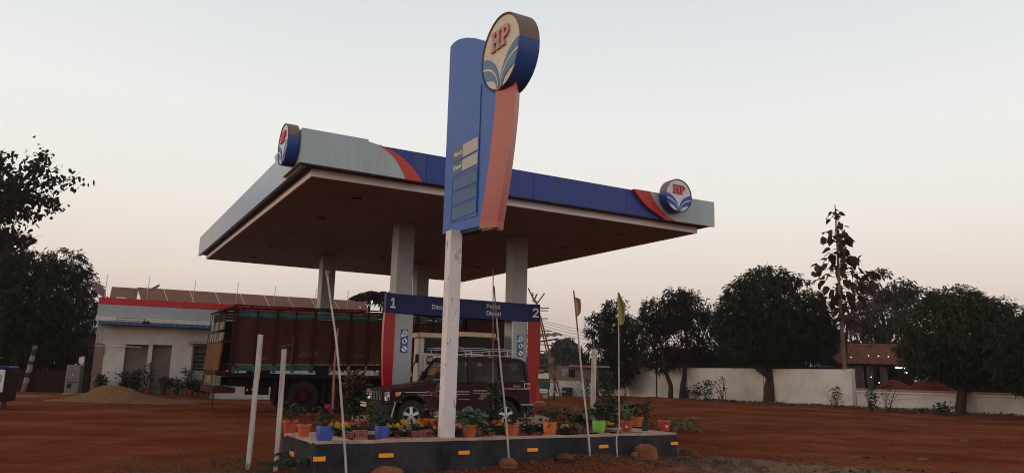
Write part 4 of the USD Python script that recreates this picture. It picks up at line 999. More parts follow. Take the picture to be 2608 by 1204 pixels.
rag = [(XL + .002, -.05), (XL + .40, -.05), (XL + .37, .5), (XL + .39, 1.0), (XL + .36, 1.5), (XL + .41, 1.9), (XL + .40, 2.21), (XL + .30, 2.26), (XL + .22, 2.22), (XL + .12, 2.28), (XL + .002, 2.25)]
obj('bare_plaster', G().prism(Polygon(rag), .31, ((0, .302, 0), (1, 0, 0), (0, 0, 1), (0, -1, 0))), 'plaster_brown', sh, label='bare brown plaster at the left corner')
obj('corner_wall', G().box(XL + .002, XL + .36, .002, .30, 2.26, 3.32), 'wall_white', sh)
obj('recess_panel', G().box(-.95, .03, .32, .36, -.05, 2.35), 'plaster', sh, label='grey plastered recess, left one')
obj('recess_panel', G().box(.14, .98, .32, .36, -.05, 2.35), 'plaster', sh, label='grey plastered recess, right one')
jag = [(-.93, .16), (-.80, .16), (-.84, .6), (-.76, .9), (-.86, 1.2), (-.79, 1.7), (-.88, 2.0), (-.82, 2.27), (-.93, 2.27)]
obj('broken_edge', G().prism(Polygon(jag), .03, ((0, .30, 0), (1, 0, 0), (0, 0, 1), (0, -1, 0))), 'plaster', sh)
obj('plinth', G().box(2.3, XR, -.10, -.002, -.05, .16, .01), 'wall_white', sh)
obj('fascia_band', G().box(XL - .02, XR, -.34, -.02, 3.945, 4.24, .008), 'fascia_red', sh, label='red band along the top')
for x0, x1 in ((XL - .02, 1.15), (1.15, 4.3), (4.3, 7.4), (7.4, XR)):
    obj('fascia_panel', G().box(x0 + .004, x1 - .004, -.34, -.02, 3.43, 3.94, .006), 'fascia_grey', sh)
obj('fascia_return', G().box(XL - .04, XL - .022, -.34, 2.2, 3.43, 4.24), 'fascia_grey', sh)
obj('roof_slab', G().box(XL - .01, XR, -.018, DEP + .1, 3.33, 3.62, .01), 'wall_white', sh)
obj('awning', G().box(XL + .12, XR, -.62, -.062, 3.07, 3.20, .01), 'shop_blue', sh, label='blue awning strip under the fascia')
obj('awning_cap', G().box(XL - .05, XR, -.60, -.02, 3.215, 3.41, .01), 'wall_white', sh)
tb = G()
for k in range(19):
    x = XL + .3 + k * .27
    tb.box(x, x + .10, -.632, -.6205, 3.145, 3.165)
obj('awning_lettering', tb, 'fascia_grey', sh, kind='stuff', label='row of pale marks along the blue awning')
obj('vent_frame', G().box(XL + .75, XL + 1.9, -.612, -.602, 3.27, 3.285).box(XL + .75, XL + 1.9, -.612, -.602, 3.37, 3.385).box(XL + .75, XL + .765, -.612, -.602, 3.285, 3.37).box(XL + 1.885, XL + 1.9, -.612, -.602, 3.285, 3.37), 'dark', sh)
for x in (-.26, -.12):
    obj('flood_lamp', G().tube([(x, -.60, 3.3), (x, -.7, 3.24)], .018, 6).lathe([(.001, -.05), (.05, -.04), (.065, .04), (.001, .05)], (x, -.72, 3.22), 12, 'y'), 'black_plastic', sh)
obj('ceiling_bulb', G().ball((1.45, -.3, 2.85), (.03, .03, .045), 1), 'letter_white', sh, smooth=True)
obj('conduit', G().tube([(XL - .02, -.03, 2.16), (XL + 1.0, -.03, 2.165), (-.3, -.03, 2.17)], .012, 6).tube([(XL + .1, -.02, 2.8), (XL + .18, -.02, 2.72), (XL + .17, -.02, 2.4)], .010, 6), 'letter_white', sh)
# window with bottle shelves, white blinds below
wn = obj('window', G().prism(sbox(1.80, .34, 3.32, 2.36).difference(sbox(1.87, .42, 3.26, 2.30)), .10, ((0, .06, 0), (1, 0, 0), (0, 0, 1), (0, -1, 0))), 'cabinet', sh)
obj('window_hood', G().hull([(1.62, -.001, 2.40), (3.5, -.001, 2.40), (1.62, -.28, 2.40), (3.5, -.28, 2.40), (1.62, -.001, 2.52), (3.5, -.001, 2.52), (1.66, -.20, 2.50), (3.5, -.20, 2.50)]), 'steel', wn)
obj('window_back', G().box(1.85, 3.28, .42, .46, .40, 2.34), 'plaster', wn)
for z in (1.30, 1.66, 2.0):
    obj('shelf', G().box(1.87, 3.26, .12, .40, z, z + .03), 'cabinet', wn)
bt = G()
rb = np.random.default_rng(5)
for z in (1.33, 1.69):
    for k in range(17):
        x = 1.92 + k * .078
        h = rb.uniform(.12, .20)
        bt.lathe([(.001, 0), (.027, .002), (.027, h * .65), (.011, h * .8), (.011, h), (.001, h)], (x, .17, z), 7)
obj('bottle_row', bt, 'bag_black', wn, kind='stuff', label='rows of small dark bottles on the shelves')
for x0, x1 in ((1.89, 2.36), (2.44, 3.24)):
    obj('blind', G().box(x0, x1, .05, .07, .45, 1.20, .004), 'lcd_green', wn)
    lines = G()
    for k in range(11):
        lines.box(x0 + .04, x1 - .06, .045, .0495, .52 + k * .06, .528 + k * .06)
    obj('blind_lines', lines, 'cabinet', wn)
obj('window_mullion', G().box(2.37, 2.43, .03, .10, .42, 1.26), 'black_plastic', wn)
# sloping brown sheets on the roof
for k in range(10):
    x0 = -1.78 + k * 1.12
    if k == 0:
        pts = [(x0, .35, 4.26), (x0 + 1.08, .35, 4.26), (x0, .95, 4.80), (x0 + 1.08, .95, 4.80)]
    else:
        pts = [(x0 + .16, .25, 4.20), (x0 + 1.265, .25, 4.20), (x0 - .09, 1.15, 4.86), (x0 + 1.015, 1.15, 4.86)]
    n = np.array([0, -.6, .8]) * .035
    pan = obj('roof_sheet', G().hull([np.array(p) for p in pts] + [np.array(p) + n for p in pts]), 'brown_sheet', sh)
    if k:
        obj('sheet_edge', G().tube([np.array(pts[0]) + n + np.array([-.03, 0, .0]), np.array(pts[2]) + n + np.array([-.03, 0, 0])], .011, 5), 'trim', pan)
        obj('sheet_fold', G().box(x0 + .2, x0 + 1.16, .20, .25, 4.205, 4.235), 'rim_brown', pan)
for x, z in ((-1.92, 5.30), (-.25, 5.30), (1.66, 5.28), (3.51, 5.28), (5.20, 5.25), (7.11, 5.25), (8.67, 5.26)):
    obj('iron_rod', G().tube([(x - .05, -.1, 4.0), (x, -.1, z)], .014, 6), 'steel', sh, smooth=True)
obj('roof_lamp', G().tube([(-.30, .1, 4.3), (-.30, .08, 4.62), (-.05, -.1, 4.80)], .02, 6).hull([(-.22, -.15, 4.72), (-.22, 0, 4.72), (.02, -.15, 4.74), (.16, -.15, 4.98), (.02, 0, 4.74), (.16, 0, 4.98), (.19, -.1, 4.9), (-.16, -.1, 4.66)]), 'cabinet', sh)
obj('water_tap', G().tube([(-.78, .1, 4.2), (-.78, .1, 4.62)], .028, 6).ball((-.82, .08, 4.66), (.07, .06, .05), 1).ball((-.72, .08, 4.58), (.05, .05, .05), 1), 'rim_brown', sh)
obj('roof_box', G().box(-1.52, -1.10, .1, .24, 4.25, 4.31, .01), 'letter_white', sh)
obj('tilted_board', G().hull([(-2.35, .6, 4.50), (-2.30, .6, 4.46), (-1.95, .6, 4.25), (-2.5, .6, 4.95), (-2.42, .6, 5.0), (-1.98, .6, 4.62), (-2.4, .66, 4.7)]), 'rim_brown', sh)

dish = thing('satellite_dish', 'rusty brown satellite dish above the truck beside pillar strip', 'satellite dish', at(916, 803, 38.5), 20)
a = np.linspace(0, 1, 8)
dg = G().lathe([(r * .40, r * r * .09) for r in a[1:]] + [(r * .40, r * r * .09 + .012) for r in a[1:][::-1]], (0, 0, 0), 24, 'y')
dv, df = dg.arrays()
tt = rad(-28); dv = dv @ np.array([[1, 0, 0], [0, math.cos(tt), -math.sin(tt)], [0, math.sin(tt), math.cos(tt)]]).T
dv = dv * np.array([1.0, 1, 1.02]) + np.array([0, 0, .42])
obj('dish', (dv, df), 'brown_sheet', dish, smooth=40)
obj('dish_mast', G().tube([(0, .12, -.6), (0, .1, .42)], .025, 6), 'steel', dish)
obj('dish_arm', G().tube([(0, .1, .12), (.05, -.42, .62), (.16, -.40, .66)], .012, 6).ball((.16, -.42, .66), .04, 1), 'steel', dish)

# ---------------------------------------------------------------- left of the shop
box_t = thing('electric_cabinet', 'grey steel electric cabinet standing left of the shop corner', 'cabinet', on_ground(184, 1003), 12)
obj('cabinet_body', G().box(-.30, .30, -.2, .25, .06, 1.32, .015), 'cabinet', box_t)
obj('cabinet_door', G().box(-.27, .27, -.225, -.201, .66, 1.28, .01), 'cabinet', box_t)
obj('cabinet_door', G().box(-.27, .27, -.222, -.201, .12, .60, .01), 'cabinet', box_t)
obj('cabinet_vent', G().box(-.22, .20, -.24, -.223, .53, .56).box(-.20, -.02, -.235, -.2225, .28, .48), 'black_plastic', box_t)
obj('cabinet_latch', G().ball((.02, -.235, .86), .03, 1).ball((.06, -.2, 1.35), (.05, .04, .025), 1), 'letter_white', box_t)
obj('plinth', G().box(-.33, .33, -.24, .28, -.05, .06), 'planter_cap', box_t)
ps = thing('meter_post', 'white square post with dark meter box beside the electric cabinet', 'post', on_ground(201, 1000), 5)
obj('post', G().box(-.06, .06, -.06, .06, -.05, 1.72, .008), 'post_white', ps)
obj('meter_box', G().box(-.02, .14, -.15, -.061, .66, 1.22, .01), 'fence_brown', ps)
obj('post_head', G().hull([(-.14, -.08, 1.38), (-.02, -.08, 1.38), (-.16, -.08, 1.68), (0, -.08, 1.68), (-.14, .02, 1.38), (-.16, .02, 1.68), (0, .02, 1.68)]), 'post_white', ps)
obj('meter_globe', G().ball((.08, -.12, 1.5), (.05, .05, .09), 1), 'letter_white', ps, smooth=True)
tp = on_ground(60, 996)
ban = thing('banded_trunk', 'leaning tree trunk painted in pale bands by the dark fence', 'tree trunk', tp, 0)
tpt = at(88, 886, tp[1]) - tp
def seg(a0, a1, r0, r1):
    return G().tube([tpt * a0, tpt * (a0 + a1) / 2 + np.array([.02, 0, 0]), tpt * a1], [r0, (r0 + r1) / 2, r1], 10)
for a0, a1, m in ((-.02, .20, 'bark_pale'), (.20, .32, 'band_dull'), (.32, .44, 'bark'), (.44, .62, 'band_dull'), (.62, .70, 'bark'), (.70, .83, 'band_dull'), (.83, .97, 'bark'), (.97, 1.06, 'bark_pale')):
    obj('painted_band' if m == 'band_dull' else 'bark_band', seg(a0, a1, .135 - .03 * a0, .135 - .03 * a1), m, ban, smooth=40)
fn = thing('boundary_fence', 'dark brown low boundary fence under the left mango tree', 'fence', on_ground(-60, 994), 8)
L = 8.0
for k in range(16):
    obj('fence_board', G().box(-3.2 + k * .5, -2.71 + k * .5, .35, .40, -.05, 1.02 + .02 * (k % 3)), 'fence_brown', fn)
for k in range(5):
    obj('fence_post', G().box(-3.25 + k * 1.95, -3.15 + k * 1.95, .41, .5, -.05, 1.15), 'fence_brown', fn)
dk = thing('dark_screen', 'dark sheeted screen leaning between meter post and shop wall', 'screen', on_ground(222, 996), 18)
obj('screen_sheet', G().hull([(-.35, 0, 0), (.45, .1, 0), (-.25, .3, 1.2), (.5, .35, 1.25), (-.35, .04, 0), (.45, .14, 0), (-.25, .34, 1.2), (.5, .39, 1.25)]), 'fence_brown', dk)
obj('screen_brace', G().tube([(-.05, -.05, .75), (.25, .12, 1.18)], .025, 6).tube([(.3, -.1, 0), (.48, .25, 1.2)], .03, 6), 'cabinet', dk)
cart = thing('covered_cart', 'covered cart with pale printed sheet cut by the left edge', 'cart', on_ground(-44, 1040), 16)
obj('cart_body', G().box(-1.0, .62, -.2, .7, .22, 1.12, .03), 'fence_brown', cart)
obj('cart_sheet', G().box(-.7, .52, -.235, -.202, .50, 1.16, .01), 'plate', cart)
obj('sheet_print', G().box(.12, .46, -.240, -.2355, .78, 1.02).box(.30, .45, -.240, -.2355, .56, .62), 'cloth_pale', cart)
obj('cart_top', G().box(-1.1, .60, -.26, .75, 1.165, 1.26, .03), 'navy_dark', cart)
obj('cart_leg', G().box(.5, .6, -.1, 0, -.05, .22), 'bark', cart); obj('cart_leg', G().box(-.9, -.8, -.1, 0, -.05, .22), 'bark', cart)

# sand heap
hs = on_ground(262, 1022)
sx = np.linspace(-3.2, 3.2, 90); sy = np.linspace(-1.9, 1.9, 54)
SX, SY = np.meshgrid(sx, sy)
prof = np.exp(-np.abs(SX / 1.30) ** 1.5 * np.where(SX > 0, .62, 1.0)) * np.exp(-np.abs(SY / .95) ** 2)
prof = prof * np.clip(1 - (np.abs(SX) / 3.15) ** 4, 0, 1) * np.clip(1 - (np.abs(SY) / 1.88) ** 4, 0, 1)
SZ = .60 * prof + (meshkit.fbm(np.stack([SX * 1.5, SY * 1.5, SX * 0], -1), 5, 9) - .5) * .42 * np.sqrt(prof) - .045
i, j = np.meshgrid(np.arange(53), np.arange(89), indexing='ij')
q = np.stack([i * 90 + j, i * 90 + j + 1, (i + 1) * 90 + j + 1, (i + 1) * 90 + j], -1).reshape(-1, 4)
single('sand_heap', 'heap of ochre sand in front of the shop', 'sand heap', G().add(np.stack([SX + hs[0] - .2, SY + hs[1] + 1.0, SZ], -1).reshape(-1, 3), q), 'sand', smooth=True)

# potted plants along the shop front
def leafy(n, r, h, L, W, seed, z0=0.0, up=.6, rich=False, droop=.3):
    rng = np.random.default_rng(seed)
    P = np.stack([rng.normal(size=n) * r * .35, rng.normal(size=n) * r * .35, z0 + rng.random(n) ** .8 * h], 1)
    D = np.stack([rng.normal(size=n), rng.normal(size=n), rng.normal(size=n) * .4 + up], 1)
    P = P + unit(D) * r * .25 * rng.random((n, 1))
    return leaves(P, D, L * rng.uniform(.7, 1.3, n), W * rng.uniform(.8, 1.2, n), droop, rng=rng, rich=rich)
def stems(n, r, h, seed, rr=.006, z0=0.0):
    rng = np.random.default_rng(seed); g = G()
    for k in range(n):
        a, b = rng.normal(size=2) * r * .15, rng.normal(size=2) * r * .55
        g.tube([(a[0], a[1], z0), ((a[0] + b[0]) / 2, (a[1] + b[1]) / 2, z0 + h * .5), (b[0], b[1], z0 + h * rng.uniform(.75, 1))], [rr, rr * .8, rr * .4], 5)
    return g
def pot_mesh(r, h, rim=True, taper=.72):
    if rim:
        p = [(.001, 0), (r * taper, 0), (r * .93, h * .80), (r * 1.03, h * .81), (r * 1.04, h), (r * .94, h), (r * .92, h * .9), (.001, h * .9)]
    else:
        p = [(.001, 0), (r * taper, 0), (r * .97, h * .35), (r, h * .97), (r * .97, h), (r * .92, h), (r * .91, h * .9), (.001, h * .9)]
    return G().lathe(p, (0, 0, 0), 28)
def flower(c, r, seed, n=26):
    """A rosette flower head of many small petals."""
    rng = np.random.default_rng(seed)
    k = np.arange(n); ph = k * 2.39996; el = np.linspace(1.45, -.15, n)
    D = np.stack([np.cos(ph) * np.cos(el), np.sin(ph) * np.cos(el), np.sin(el)], 1)
    P = np.repeat(np.array([c], float), n, 0) + D * r * .25
    v, f = leaves(P, D, r * .85, r * .62, .10, .2, rng)
    g = G().add(v, f)
    g.ball(np.array(c) + np.array([0, 0, 0]), r * .62, 1)
    return g
def by_shop(px, py, off):
    """A point on the bank of sand, off metres in front of the shop wall, in the sight line of a pixel column."""
    d = at(px, py, 1.0) - np.array([0, 0, EYE])
    c_, s_ = math.cos(rad(BYAW)), math.sin(rad(BYAW))
    n = np.array([-s_, c_])
    P = np.array(BL[:2]) + off * n
    Yq = float((P @ n) / (d[:2] @ n))
    q = at(px, py, Yq)
    return np.array([q[0], q[1], ground_z(q[0], q[1])])
shop_pots = [(372, 997, .16, 'terracotta', 'leaf_garden', 1.0, 'small dark pot plant left of the left doorway pillar'), (415, 1003, .13, 'bag_black', 'leaf_red', .5, 'red-leaved pot plant below the right recess'),
             (428, 1004, .14, 'terracotta', 'leaf_garden', .42, 'pot with red flowers nearest the white pier'), (448, 1008, .14, 'bag_black', 'leaf_garden', .40, 'dark pot with one red flower'),
             (470, 1010, .17, 'terracotta', 'leaf_garden', .85, 'big upright leafy plant in terracotta pot by the window'), (482, 1011, .15, 'pot_red', 'leaf_garden', .36, 'wide red pot under the shop window'),
             (497, 1011, .12, 'terracotta', 'leaf_garden', .52, 'narrow terracotta pot under the window post'), (510, 1012, .12, 'pot_red', 'leaf_garden', .25, 'low red pot near the truck tail'), (526, 1012, .13, 'terracotta', 'leaf_garden', .30, 'last small pot before the truck tail')]
for k, (px, py, r, pm, lm, h, lab) in enumerate(shop_pots):
    o = by_shop(px, py, -.42)
    t = thing('potted_plant', lab, 'potted plant', o, 0, 'pots along the shop front')
    obj('pot', pot_mesh(r, r * 1.7), 'pot_dull' if pm != 'bag_black' else pm, t, smooth=40)
    obj('stem', stems(5, .2, h, 50 + k, .012, r * 1.4), 'bark', t)
    obj('foliage', leafy(130, .28, h, .15, .07, 60 + k, r * 1.6), lm, t)
    if k in (2, 3):
        obj('flower', flower((0, -.05, r * 1.7 + h * .9), .07, k), 'petal_red', t)
for k, (px, py, h, r, lab) in enumerate([(318, 990, .68, .45, 'scraggly dark shrub on the sand heap before the left recess'), (345, 990, .85, .26, 'taller dark shrub at the right of the sand heap'), (255, 985, .55, .3, 'small weed at the shop corner')]):
    o = by_shop(px, py, -.55)
    t = thing('shrub', lab, 'shrub', o, 0)
    obj('stem', stems(9, .5, h, 70 + k, .014), 'bark', t)
    obj('foliage', leafy(240, r, h, .17, .075, 80 + k, .15), 'leaf_garden', t)

# ================================================================ RIGHT: WALL, FENCE, HUT
A = np.array([18.88, 42.05]); Bw = np.array([9.0, 58.2]); Cw = np.array([31.0, 28.4])
def wall(label, P, Q, h, thick, cap=None, name='boundary_wall', piers=()):
    d = Q - P; Ln = np.linalg.norm(d); yaw = math.degrees(math.atan2(d[1], d[0]))
    t = thing(name, label, 'wall', (*P, 0), yaw)
    obj('wall_face', G().box(0, Ln, -thick / 2, thick / 2, -.2, h, .012), 'wall_white', t)
    if cap:
        obj('coping', G().box(-.02, Ln, -thick / 2 - .05, thick / 2 + .05, h + .002, h + cap, .012), 'cap_pink', t)
        obj('coping_ledge', G().box(-.02, Ln, -thick / 2 - .07, thick / 2 + .07, h - .10, h - .002, .012), 'wall_white', t)
    for x in piers:
        obj('pier', G().box(x - .16, x + .16, -thick / 2 - .05, thick / 2 + .05, -.2, h + .03, .012), 'wall_white', t)
    return t
wall('tall white boundary wall behind the mango trees', A, Bw, 2.10, .22, None, 'boundary_wall', (.165, 6.2, 12.4, 18.6))
wall('lower white boundary wall with pinkish coping at the right', Cw, A + np.array([.11, -.10]), .98, .22, .12, 'boundary_wall', ())
wall('pale far wall section behind the clothes line', Bw + np.array([-.2, .4]), np.array([1.5, 62.0]), 1.55, .22, None, 'boundary_wall', ())

for k, (px, py, h, lab) in enumerate([(1672, 1012, 2.5, 'dark fence post between the two middle mango trees'), (1989, 1027, 2.2, 'dark fence post right of the biggest mango trunk'), (2096, 1030, 1.4, 'thin leaning fence post left of the teak'), (2178, 1040, 1.15, 'short dark post at the step in the wall')]):
    o = on_ground(px, py)
    g = G().tube([(0, 0, -.2), (.02, .01, h * .5), (-.02 + .06 * (k == 2), 0, h)], [.055, .05, .045] if k < 2 else [.04, .038, .03], 7)
    v, f = g.arrays()
    single('fence_post', lab, 'post', (v + o, f), 'bark', 'fence posts along the wall')
def wire_run(label, pts, r=.006, sag=.05, name='fence_wire'):
    P = []
    for a, b in zip(pts[:-1], pts[1:]):
        a, b = np.array(a, float), np.array(b, float)
        for t in np.linspace(0, 1, 8)[:-1]:
            P.append(a + (b - a) * t - np.array([0, 0, sag * 4 * t * (1 - t)]))
    P.append(np.array(pts[-1], float))
    return single(name, label, 'wire', G().tube(P, r, 4), 'wire')
w0, w1, w2, w3 = [on_ground(*p) for p in ((1989, 1027), (2096, 1030), (2178, 1040), (2450, 1055))]
up = lambda p, z: p + np.array([0, 0, z])
wire_run('upper fence wire along the white wall', [up(w0, 1.55), up(w1, 1.25), up(w2, 1.7)], .007)
wire_run('lower fence wire along the white wall', [up(w0, .8), up(w1, .65), up(w2, .45)], .007)
wire_run('single fence wire before the low wall running right', [up(w2, .35), up(w3, 1.0)], .007)

# hut
HY = 47.0
hl, hr = at(2128, 925, HY), at(2390, 936, HY)
hut = thing('tiled_hut', 'open hut with clay tile roof and lit tube lamp behind the low wall', 'hut', (hl[0], HY, 0), -2)
HW = hr[0] - hl[0]; ZE, ZRG = 2.55, 3.72
rows_n, cols_n = 9, 30
for s in range(rows_n):
    t0, t1 = s / rows_n, (s + 1.12) / rows_n
    y0, z0 = -.5 + 2.3 * t0, ZE + (ZRG - ZE) * t0 + .02
    y1, z1 = -.5 + 2.3 * t1, ZE + (ZRG - ZE) * t1 - .02
    for c in range(cols_n):
        x0 = -.1 + (HW + .2) * c / cols_n; x1 = x0 + (HW + .2) / cols_n
        xm = (x0 + x1) / 2; hgt = .055
        g = G().add([(x0, y0, z0), (x1, y0, z0), (x1, y1, z1), (x0, y1, z1), (xm, y0, z0 + hgt), (xm, y1, z1 + hgt), (x0, y0, z0 - .03), (x1, y0, z0 - .03)], [(0, 4, 5), (0, 5, 3), (4, 1, 2), (4, 2, 5), (0, 6, 7), (0, 7, 1), (0, 1, 4)])
        obj('roof_tile', g, 'tile', hut)
obj('ridge', G().tube([(-.15, 1.8, ZRG + .03), (HW + .15, 1.8, ZRG + .03)], .09, 8), 'tile', hut)
obj('rear_slope', G().hull([(-.1, 1.82, ZRG), (HW + .1, 1.82, ZRG), (-.1, 4.2, ZE), (HW + .1, 4.2, ZE), (-.1, 4.2, ZE - .05), (HW + .1, 1.82, ZRG - .05), (-.1, 1.82, ZRG - .05), (HW + .1, 4.2, ZE - .05)]), 'tile', hut)
obj('eave_beam', G().box(0, HW, -.42, -.34, ZE - .12, ZE - .02), 'wood_dark', hut)
for x in (.12, 2.2, 3.6, HW - .6, HW - .05):
    obj('hut_post', G().box(x - .06, x + .06, -.42, -.30, -.05, ZE - .1), 'wood_dark', hut)
rng = np.random.default_rng(3)
for x0, x1 in ((.55, 1.0), (1.02, 1.55), (1.72, 2.15), (2.5, 2.95)):
    n = 26
    xs = np.linspace(x0, x1, n); ys = -.25 + .05 * np.sin(np.arange(n) * 1.5 + x0 * 7)
    v = np.vstack([np.stack([xs, ys, np.full(n, ZE - .15)], 1), np.stack([xs + .06, ys * 1.15, np.full(n, .3)], 1)])
    k = np.arange(n - 1)
    obj('curtain', G().add(v, np.stack([k, k + n, k + n + 1, k + 1], 1)), 'curtain', hut)
obj('back_wall', G().box(0, HW, 3.6, 3.7, -.05, ZE), 'fence_brown', hut)
obj('painted_column', G().box(HW - 1.02, HW - .62, -.3, .0, -.05, ZE - .1, .01), 'cloth_pale', hut)
obj('red_pipe', G().tube([(HW - .55, -.3, 0), (HW - .55, -.3, ZE - .05)], .05, 8), 'barrel_red', hut)
obj('tube_lamp', G().tube([(3.42, -.45, ZE - .22), (4.42, -.45, ZE - .24)], .032, 8), 'tube', hut)
obj('lamp_batten', G().box(3.38, 4.46, -.44, -.40, ZE - .19, ZE - .13), 'letter_white', hut)
obj('lit_bulb', G().ball((4.20, -.1, ZE - .46), (.10, .08, .07), 2), 'bulb', hut, smooth=True)
for x, z in ((1.9, ZE - .80), (2.35, ZE - 1.12), (5.7, ZE - .5)):
    obj('lit_bulb', G().ball((x, -.5, z), .032, 1), 'bulb', hut, smooth=True)
for px, py in ((2218, 906), (2243, 907), (2268, 909), (2291, 911)):
    p = at(px, py, HY - .05) - np.array([hl[0], HY, 0])
    obj('string_bulb', G().ball((p[0], .35, p[2] + .03), .042, 1), 'bulb_dim', hut, smooth=True)
# decorated pole by the hut
dp = at(2150, 925, HY - .8)
pole = thing('decorated_pole', 'tapering pole hung with small bulbs between teak and hut roof', 'pole', (dp[0] - .1, HY - 1.0, 0), 0)
obj('pole_shaft', G().tube([(.0, 0, -.05), (.12, 0, 2.4), (.30, 0, 5.0)], [.10, .085, .05], 8), 'bark', pole)
obj('pole_tube', G().tube([(.31, -.08, 4.0), (.36, -.08, 4.75)], .025, 6), 'letter_white', pole)
for k in range(9):
    z = 1.9 + k * .33
    obj('pole_bulb', G().ball((.10 + z * .045 + .16 * (k % 2), -.14, z), .038, 1), 'bulb_dim' if k % 3 == 0 else 'cloth_pale', pole, smooth=True)
bs = at(2118, 915, 50.0)
t = thing('blue_shed', 'blue sheeted stall half hidden behind the tall wall', 'shed', (bs[0] - 1.0, 50.0, 0), 0)
obj('shed_sheet', G().box(.25, 1.35, 0, .05, 1.6, 3.0), 'blue_sheet', t)
obj('shed_roof', G().hull([(-.6, -.4, 2.30), (1.7, -.4, 2.28), (-.6, -.4, 2.36), (1.7, -.4, 2.34), (-.6, 1.2, 2.7), (1.7, 1.2, 2.7)]), 'steel', t)
obj('shed_wall', G().box(-.5, 1.6, .3, .4, -.05, 2.4), 'fence_brown', t)
for k, (px, py, w, lab) in enumerate([(2275, 975, 1.9, 'low red earth heap behind the low wall before the hut'), (2370, 978, 2.2, 'larger red earth heap under the right tree')]):
    o = at(px, py, 43.5 if k == 0 else 41.0)
    m = trimesh.creation.icosphere(3, 1.0); v = np.array(m.vertices); v[:, 2] = np.maximum(v[:, 2], -.0)
    v = v * np.array([w * .85, 1.0, 1.62 + .10 * k]) * (1 + .12 * (meshkit.fbm(v * 2.5, 3, k) - .5))[:, None]
    v[:, :2] *= (1.25 - .5 * v[:, 2:] / 1.8)
    single('earth_heap', lab, 'earth heap', (v + np.array([o[0], o[1], -.05]), m.faces), 'red_heap', smooth=True)

# ================================================================ BEHIND PILLAR 2: LADDER, SHELTER, WASHING
lb = on_ground(1428, 1020)
lad = thing('bamboo_ladder', 'tall rough bamboo ladder leaning beside pillar 2', 'ladder', lb, 0)
loc = lambda px, py, Y=lb[1]: at(px, py, Y) - lb
for pts, r in (([loc(1431, 1020) * 1.0, loc(1400, 900), loc(1383, 830), loc(1365, 765)], .055), ([loc(1418, 1000, lb[1] + .15), loc(1392, 895, lb[1] + .15), loc(1376, 820, lb[1] + .15), loc(1362, 760, lb[1] + .15)], .045)):
    obj('rail', G().tube(pts, [r, r * .9, r * .85, r * .7], 8), 'bamboo_brown', lad)
for (x0, y0, x1, y1), r in (((1363, 770, 1345, 733), .05), ((1358, 768, 1368, 748), .055), ((1366, 775, 1387, 746), .045), ((1357, 745, 1358, 768), .04)):
    obj('pole_tip', G().tube([loc(x0, y0), loc(x1, y1)], [r, r * .8], 7), 'bamboo_brown', lad)
for x0, y0, x1, y1 in ((1330, 783, 1398, 784), (1330, 789, 1396, 791), (1330, 809, 1396, 811), (1330, 841, 1405, 842.5), (1330, 873, 1410, 879), (1330, 908, 1412, 911), (1330, 933, 1405, 928), (1330, 942, 1400, 941), (1330, 971, 1424, 972)):
    obj('rung', G().tube([loc(x0, y0, lb[1] - .1), loc(x1, y1, lb[1] - .1)], .032, 6), 'bamboo_brown', lad)
obj('rung_bundle', G().tube([loc(1325, 943, lb[1] - .2), loc(1386, 946, lb[1] - .2)], .11, 9), 'bamboo_brown', lad)
obj('tied_cloth', G().ball(loc(1404, 920, lb[1] - .15), (.16, .12, .22), 2, .4, 3), 'rim_brown', lad)

sy_ = 45.0
tl_, tr_ = at(1338, 858, sy_), at(1433, 853, sy_)
shl = thing('tin_shelter', 'rusty corrugated tin shelter roof on a thin post', 'shelter', (0, 0, 0), 0)
n = 40
xs = np.linspace(tl_[0] - 2.0, tr_[0], n)
zb = np.interp(xs, [tl_[0], tr_[0]], [tl_[2] - .05, tr_[2]])
yy = np.linspace(sy_ - .3, sy_ + 3.0, 4)
V = np.array([[x, y, z + .045 * math.sin(kx * 1.6) + .10 * (y - sy_)] for y in yy for kx, (x, z) in enumerate(zip(xs, zb))])
i, j = np.meshgrid(np.arange(3), np.arange(n - 1), indexing='ij')
q = np.stack([i * n + j, i * n + j + 1, (i + 1) * n + j + 1, (i + 1) * n + j], -1).reshape(-1, 4)
Vt = V + np.array([0, 0, .02])
obj('tin_sheet', G().add(V, q[:, ::-1]).add(Vt, q), 'tin', shl)
pp = at(1417, 866, sy_)
obj('shelter_post', G().tube([(at(1411, 1005, sy_)[0], sy_, -.05), (pp[0], sy_, pp[2])], .055, 7), 'bark', shl)
obj('shelter_beam', G().tube([at(1330, 877, sy_), at(1422, 862, sy_)], .05, 6).tube([at(1330, 888, sy_ + 1), at(1400, 896, sy_ + 1)], .035, 6), 'bark', shl)
obj('shelter_post', G().tube([(tl_[0] - 1.2, sy_ + 1, -.05), (tl_[0] - 1.2, sy_ + 1, tl_[2])], .06, 7), 'bark', shl)

br = on_ground(1364, 1023)
bar = thing('red_barrel', 'narrow red drum standing behind the SUV tail', 'barrel', br, 0)
obj('barrel_body', G().lathe([(.001, 0), (.20, 0), (.205, .02), (.20, .04), (.20, .30), (.208, .32), (.20, .34), (.20, .60), (.208, .62), (.20, .64), (.202, .86), (.19, .87), (.001, .87)], (0, 0, 0), 22), 'barrel_red', bar, smooth=35)
obj('barrel_base', G().box(-.30, .45, -.3, .3, -.05, .03, .01), 'planter_cap', bar)
gst = thing('green_cart', 'dark green handcart with bench behind pillar 2', 'cart', at(1372, 1003, 44.0) * np.array([1, 1, 0]), 0)
obj('cart_box', G().box(-.85, .62, -.3, .4, .62, 1.18, .02), 'green_paint', gst)
obj('cart_bench', G().box(-1.2, 1.5, -.65, -.35, .46, .51, .01), 'wood_white', gst)
for x in (-.8, .55):
    for y in (-.25, .35):
        obj('cart_leg', G().box(x - .03, x + .03, y - .03, y + .03, -.05, .62), 'green_paint', gst)
